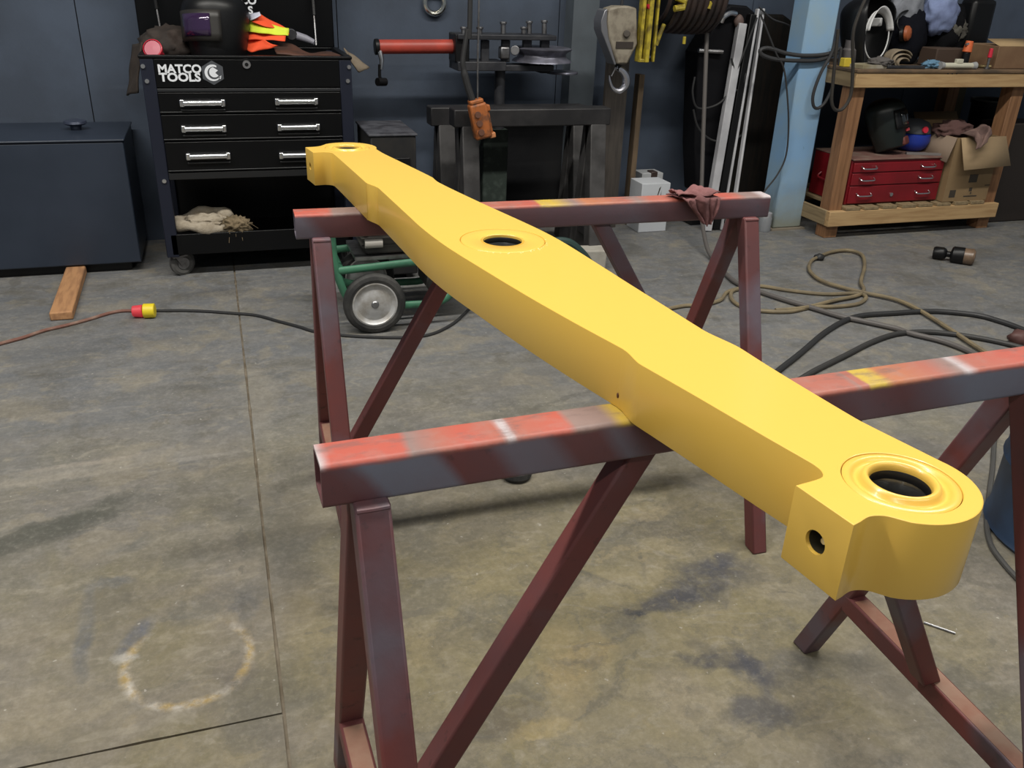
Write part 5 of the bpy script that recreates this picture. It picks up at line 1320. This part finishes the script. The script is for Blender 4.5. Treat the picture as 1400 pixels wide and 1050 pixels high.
# torch / white caulk tube etc. along the front edge
q = bpnt(1310, 87, .03)
wtb = thing('white_torch_body', 'short white plastic tool lying along the bench edge', 'tool', (q.x, BFY + .03, TZ + .018))
whp = mat('ivory_plastic', (.52, .50, .40), .5)
MB().cyl((-.10, 0, 0), (.10, 0, 0), .016, n=14).build('barrel', whp, wtb)
for s in (-1, 1): MB().cyl((s * .10, 0, 0), (s * .125, 0, .0), .018, .022, 14).build('end_collar', mat('grey_collar', (.30, .30, .30), .5), wtb)
MB().box((-.02, -.012, .012), (.025, .012, .036)).build('trigger', whp, wtb, bevel=.004)
q = bpnt(1275, 84, .08)
tag(MB().blob((0, 0, 0), (.06, .04, .024), .45, 3, 15, flat=.8).build('blue_wipe', mat('blue_wipe', (.10, .20, .30), .9), loc=(q.x, BFY + .08, TZ + .018)), 'crumpled light blue paper wipe on the bench edge', 'wipe')
q = bpnt(1242, 86, .05)
tag(MB().box((-.14, -.02, 0), (.10, .02, .016)).build('steel_bar', dark_steel, loc=(q.x, BFY + .05, TZ), rotz=R_(-4), bevel=.003), 'dark steel flat bar lying along the bench edge below the gloves', 'bar')
q = bpnt(1190, 82, .10)
tag(MB().box((-.11, -.06, 0), (.10, .07, .018)).build('folded_paper', mat('stained_paper', (.26, .22, .13), .85, col2=(.34, .31, .25), vscale=8), loc=(q.x, BFY + .10, TZ), rotz=R_(8)), 'stained folded paper lying under the white-banded helmet', 'paper')
q = bpnt(1147, 74, .14)
tag(MB().box((-.03, -.02, 0), (.03, .02, .045)).build('yellow_carton', mat('yellow_carton', (.60, .45, .04), .6), loc=(q.x + .06, BFY + .14, TZ), bevel=.003), 'tiny yellow carton at the left end of the bench', 'carton')
q = bpnt(1160, 66, .22)
tag(MB().lathe([(.0001, 0), (.04, 0), (.042, .08), (.034, .09), (.034, .13), (.0001, .13)], 20).build('grey_can', mat('grey_can', (.12, .11, .11), .5, .3), loc=(q.x + .03, BFY + .24, TZ)), 'small grey can behind the yellow carton on the bench', 'can')
q = bpnt(1352, 80, .06)
tag(MB().tube(smooth_path([(-.12, .02, .010), (-.05, .0, .012), (.0, .01, .010), (.05, -.02, .012)], 5), .009, 8).build('brass_fitting', mat('dull_brass', (.20, .15, .07), .5, .6), loc=(q.x - .02, BFY + .08, TZ)), 'dull brass fitting lying near the small cardboard box', 'fitting')
rdt = thing('screwdriver_stand', 'small red handled tool standing upright near the small box', 'tool', (bpnt(1352, 82, .05).x, BFY + .05, TZ))
MB().cyl((0, 0, 0), (0, 0, .06), .007, n=10).build('shank', dull_steel, rdt); MB().cyl((0, 0, .06), (0, 0, .11), .013, .010, 12).build('grip', redp, rdt, bevel=.003); MB().cyl((0, 0, 0), (0, 0, .008), .016, n=12).build('foot', dull_steel, rdt)
q0_ = bpnt(1358, 90, .07); 
sbx = thing('small_box', 'small open cardboard box at the right end of the bench', 'box', (q0_.x, BFY + .06, TZ))
zb_ = bpnt(1360, 63, .06).z - TZ
MB().box((0, 0, 0), (.34, .25, zb_)).build('carton', mat('brown_cardboard', (.17, .095, .05), .85, col2=(.24, .15, .08), vscale=3), sbx, bevel=.003)
MB()._add([(.0, .0, zb_), (.34, .0, zb_), (.34, .12, zb_ + .035), (.02, .12, zb_ + .03)], [(0, 1, 2, 3)]).build('flap', mat('light_flap', (.36, .25, .13), .85), sbx, solid=.004)

# ------------------------------------------------------------------ things on the floor at the right
tan_cable = mat('tan_cable', (.21, .165, .095), .65, col2=(.15, .12, .075), vscale=10)
tag(MB().tube(floor_path([(905, 424), (935, 418), (960, 417), (985, 410), (997, 398), (1035, 391), (1078, 397), (1127, 402), (1170, 401), (1184, 406), (1174, 415), (1145, 419), (1110, 420), (1078, 426), (1037, 424.6), (1012, 418), (1000, 408), (1003, 397), (1030, 393)], .010), .0092, 8).build('tan_cable', tan_cable), 'tan cable lying in a flat double loop near the far sawhorse leg', 'cable')
tag(MB().tube(floor_path([(1060, 424), (1100, 420.5), (1143, 410), (1172, 404), (1181, 396), (1177, 385), (1182, 364), (1178, 348), (1159, 342), (1136, 344.5), (1120, 351), (1109, 357), (1107, 370), (1124, 384), (1156, 394), (1181, 400), (1223, 409), (1255, 423), (1297, 449), (1338, 476), (1365, 490), (1400, 502), (1460, 510)], .010, .005), .0092, 8).build('tan_cable', tan_cable), 'tan cable making a heart-shaped loop on the floor before the bench', 'cable')
kn = on(1120, 351, .018)
tag(MB().blob((0, 0, 0), (.03, .025, .018), .3, 3, 2, sub=2).build('cable_tie', hose_black, loc=kn), 'black taped knot on the heart-shaped tan cable loop', 'tape')
tag(MB().tube(floor_path([(830, 452), (870, 492), (930, 525), (1000, 535), (1045, 522), (1064, 506.6), (1094.6, 482.5), (1127, 455), (1156, 438), (1181, 431), (1223, 428), (1255, 426), (1287.5, 426), (1335.7, 431), (1368, 439.5), (1400, 451), (1440, 470)], .012), .0118, 10).build('rubber_hose', hose_black), 'black rubber hose arching widest across the floor at right', 'hose')
tag(MB().tube(floor_path([(860, 475), (920, 515), (1000, 545), (1070, 530), (1114, 506.6), (1156, 485.7), (1191, 468), (1223, 457), (1255, 453.6), (1287.5, 455), (1335.7, 461.6), (1381, 471), (1420, 482)], .012), .011, 10).build('rubber_hose', mat('worn_black_hose', (.032, .031, .030), .6)), 'thinner black rubber hose arching just behind the near sawhorse beam', 'hose')
# couplings at the frame edge
q = on(1392, 462, .03)
tag(MB().blob((0, 0, 0), (.05, .04, .035), .5, 3, 6, sub=2).build('hose_coupling', mat('rusty_coupling', (.09, .04, .035), .6), loc=q), 'rusty hose coupling at the right edge above the sawhorse beam', 'coupling')
# bottle lying on the floor
a, b_ = on(1276, 345, .035), on(1334, 352, .045)
bt = thing('oil_bottle', 'amber bottle with a black cap lying on the floor before the bench', 'bottle', (a.x, a.y, 0))
d = (b_ - a); L = d.length; d.normalize()
Mx = Matrix.Translation(Vector((0, 0, a.z))) @ d.to_track_quat('Z', 'Y').to_matrix().to_4x4()
MB().lathe([(.0001, .0), (.030, .0), (.034, .01), (.034, .05), (.028, .062), (.016, .070), (.016, .085), (.040, .092), (.046, .10), (.046, .15), (.044, .155)], 24, Mx).build('cap', black_plastic, bt)
MB().lathe([(.043, .152), (.044, .20), (.043, L - .02), (.034, L - .004), (.0001, L)], 24, Mx).build('bottle_body', mat('amber_plastic', (.20, .13, .085), .3, col2=(.11, .075, .05), vscale=14), bt)
# welding rod
a, b_ = on(1263, 851, .003), on(1306, 866, .003)
tag(MB().tube([a, b_], .0028, 8).build('welding_rod', dull_steel), 'thin grey welding rod on the floor behind the sawhorse foot rail', 'rod')
# blue drum at the right edge
dr_c = Vector((2.16, 1.36, 0))
drum = thing('blue_drum', 'dark blue steel drum on the floor at the right edge', 'drum', dr_c)
dm = mat('dark_blue_drum', (.018, .040, .085), .55, col2=(.012, .022, .045), vscale=6)
MB().lathe([(.0001, .0), (.262, .0), (.270, .012), (.262, .024), (.262, .20), (.268, .21), (.262, .22), (.262, .44), (.270, .448), (.262, .456), (.25, .456), (.25, .43), (.0001, .43)], 44).build('shell', dm, drum)
hk2 = on(1386, 596, .46) - drum.location
MB().tube(smooth_path([(-.262, .02, .40), (-.30, .05, .45), (-.30, .10, .47), (-.262, .13, .42)], 4), .008, 8).build('handle', mat('handle_blue_steel', (.05, .06, .08), .4, .5), drum)
tag(MB().tube(floor_path([(1366, 560), (1360, 600), (1357, 640), (1352, 680), (1349, 715), (1355, 745), (1372, 770), (1392, 792), (1420, 820)], .007), .0075, 8).build('ground_cable', mat('grey_black_cable', (.06, .058, .055), .6)), 'dark cable on the floor curving around the blue drum', 'cable')
# swivel stud under the near beam's line of sight
sq = on(711, 660)
cst = thing('floor_caster', 'small steel caster wheel lying on the floor behind the near beam', 'caster', (sq.x, sq.y, 0))
M = Matrix.Translation((0, .035, 0))
MB().lathe([(.0001, .0), (.040, .0), (.046, .012), (.042, .026), (.030, .034), (.020, .036), (.0001, .036)], 28, M).build('cup', rubber, cst)
MB().lathe([(.022, .034), (.026, .040), (.022, .044), (.008, .044), (.007, .062), (.0001, .064)], 20, M).build('stud', chrome, cst)
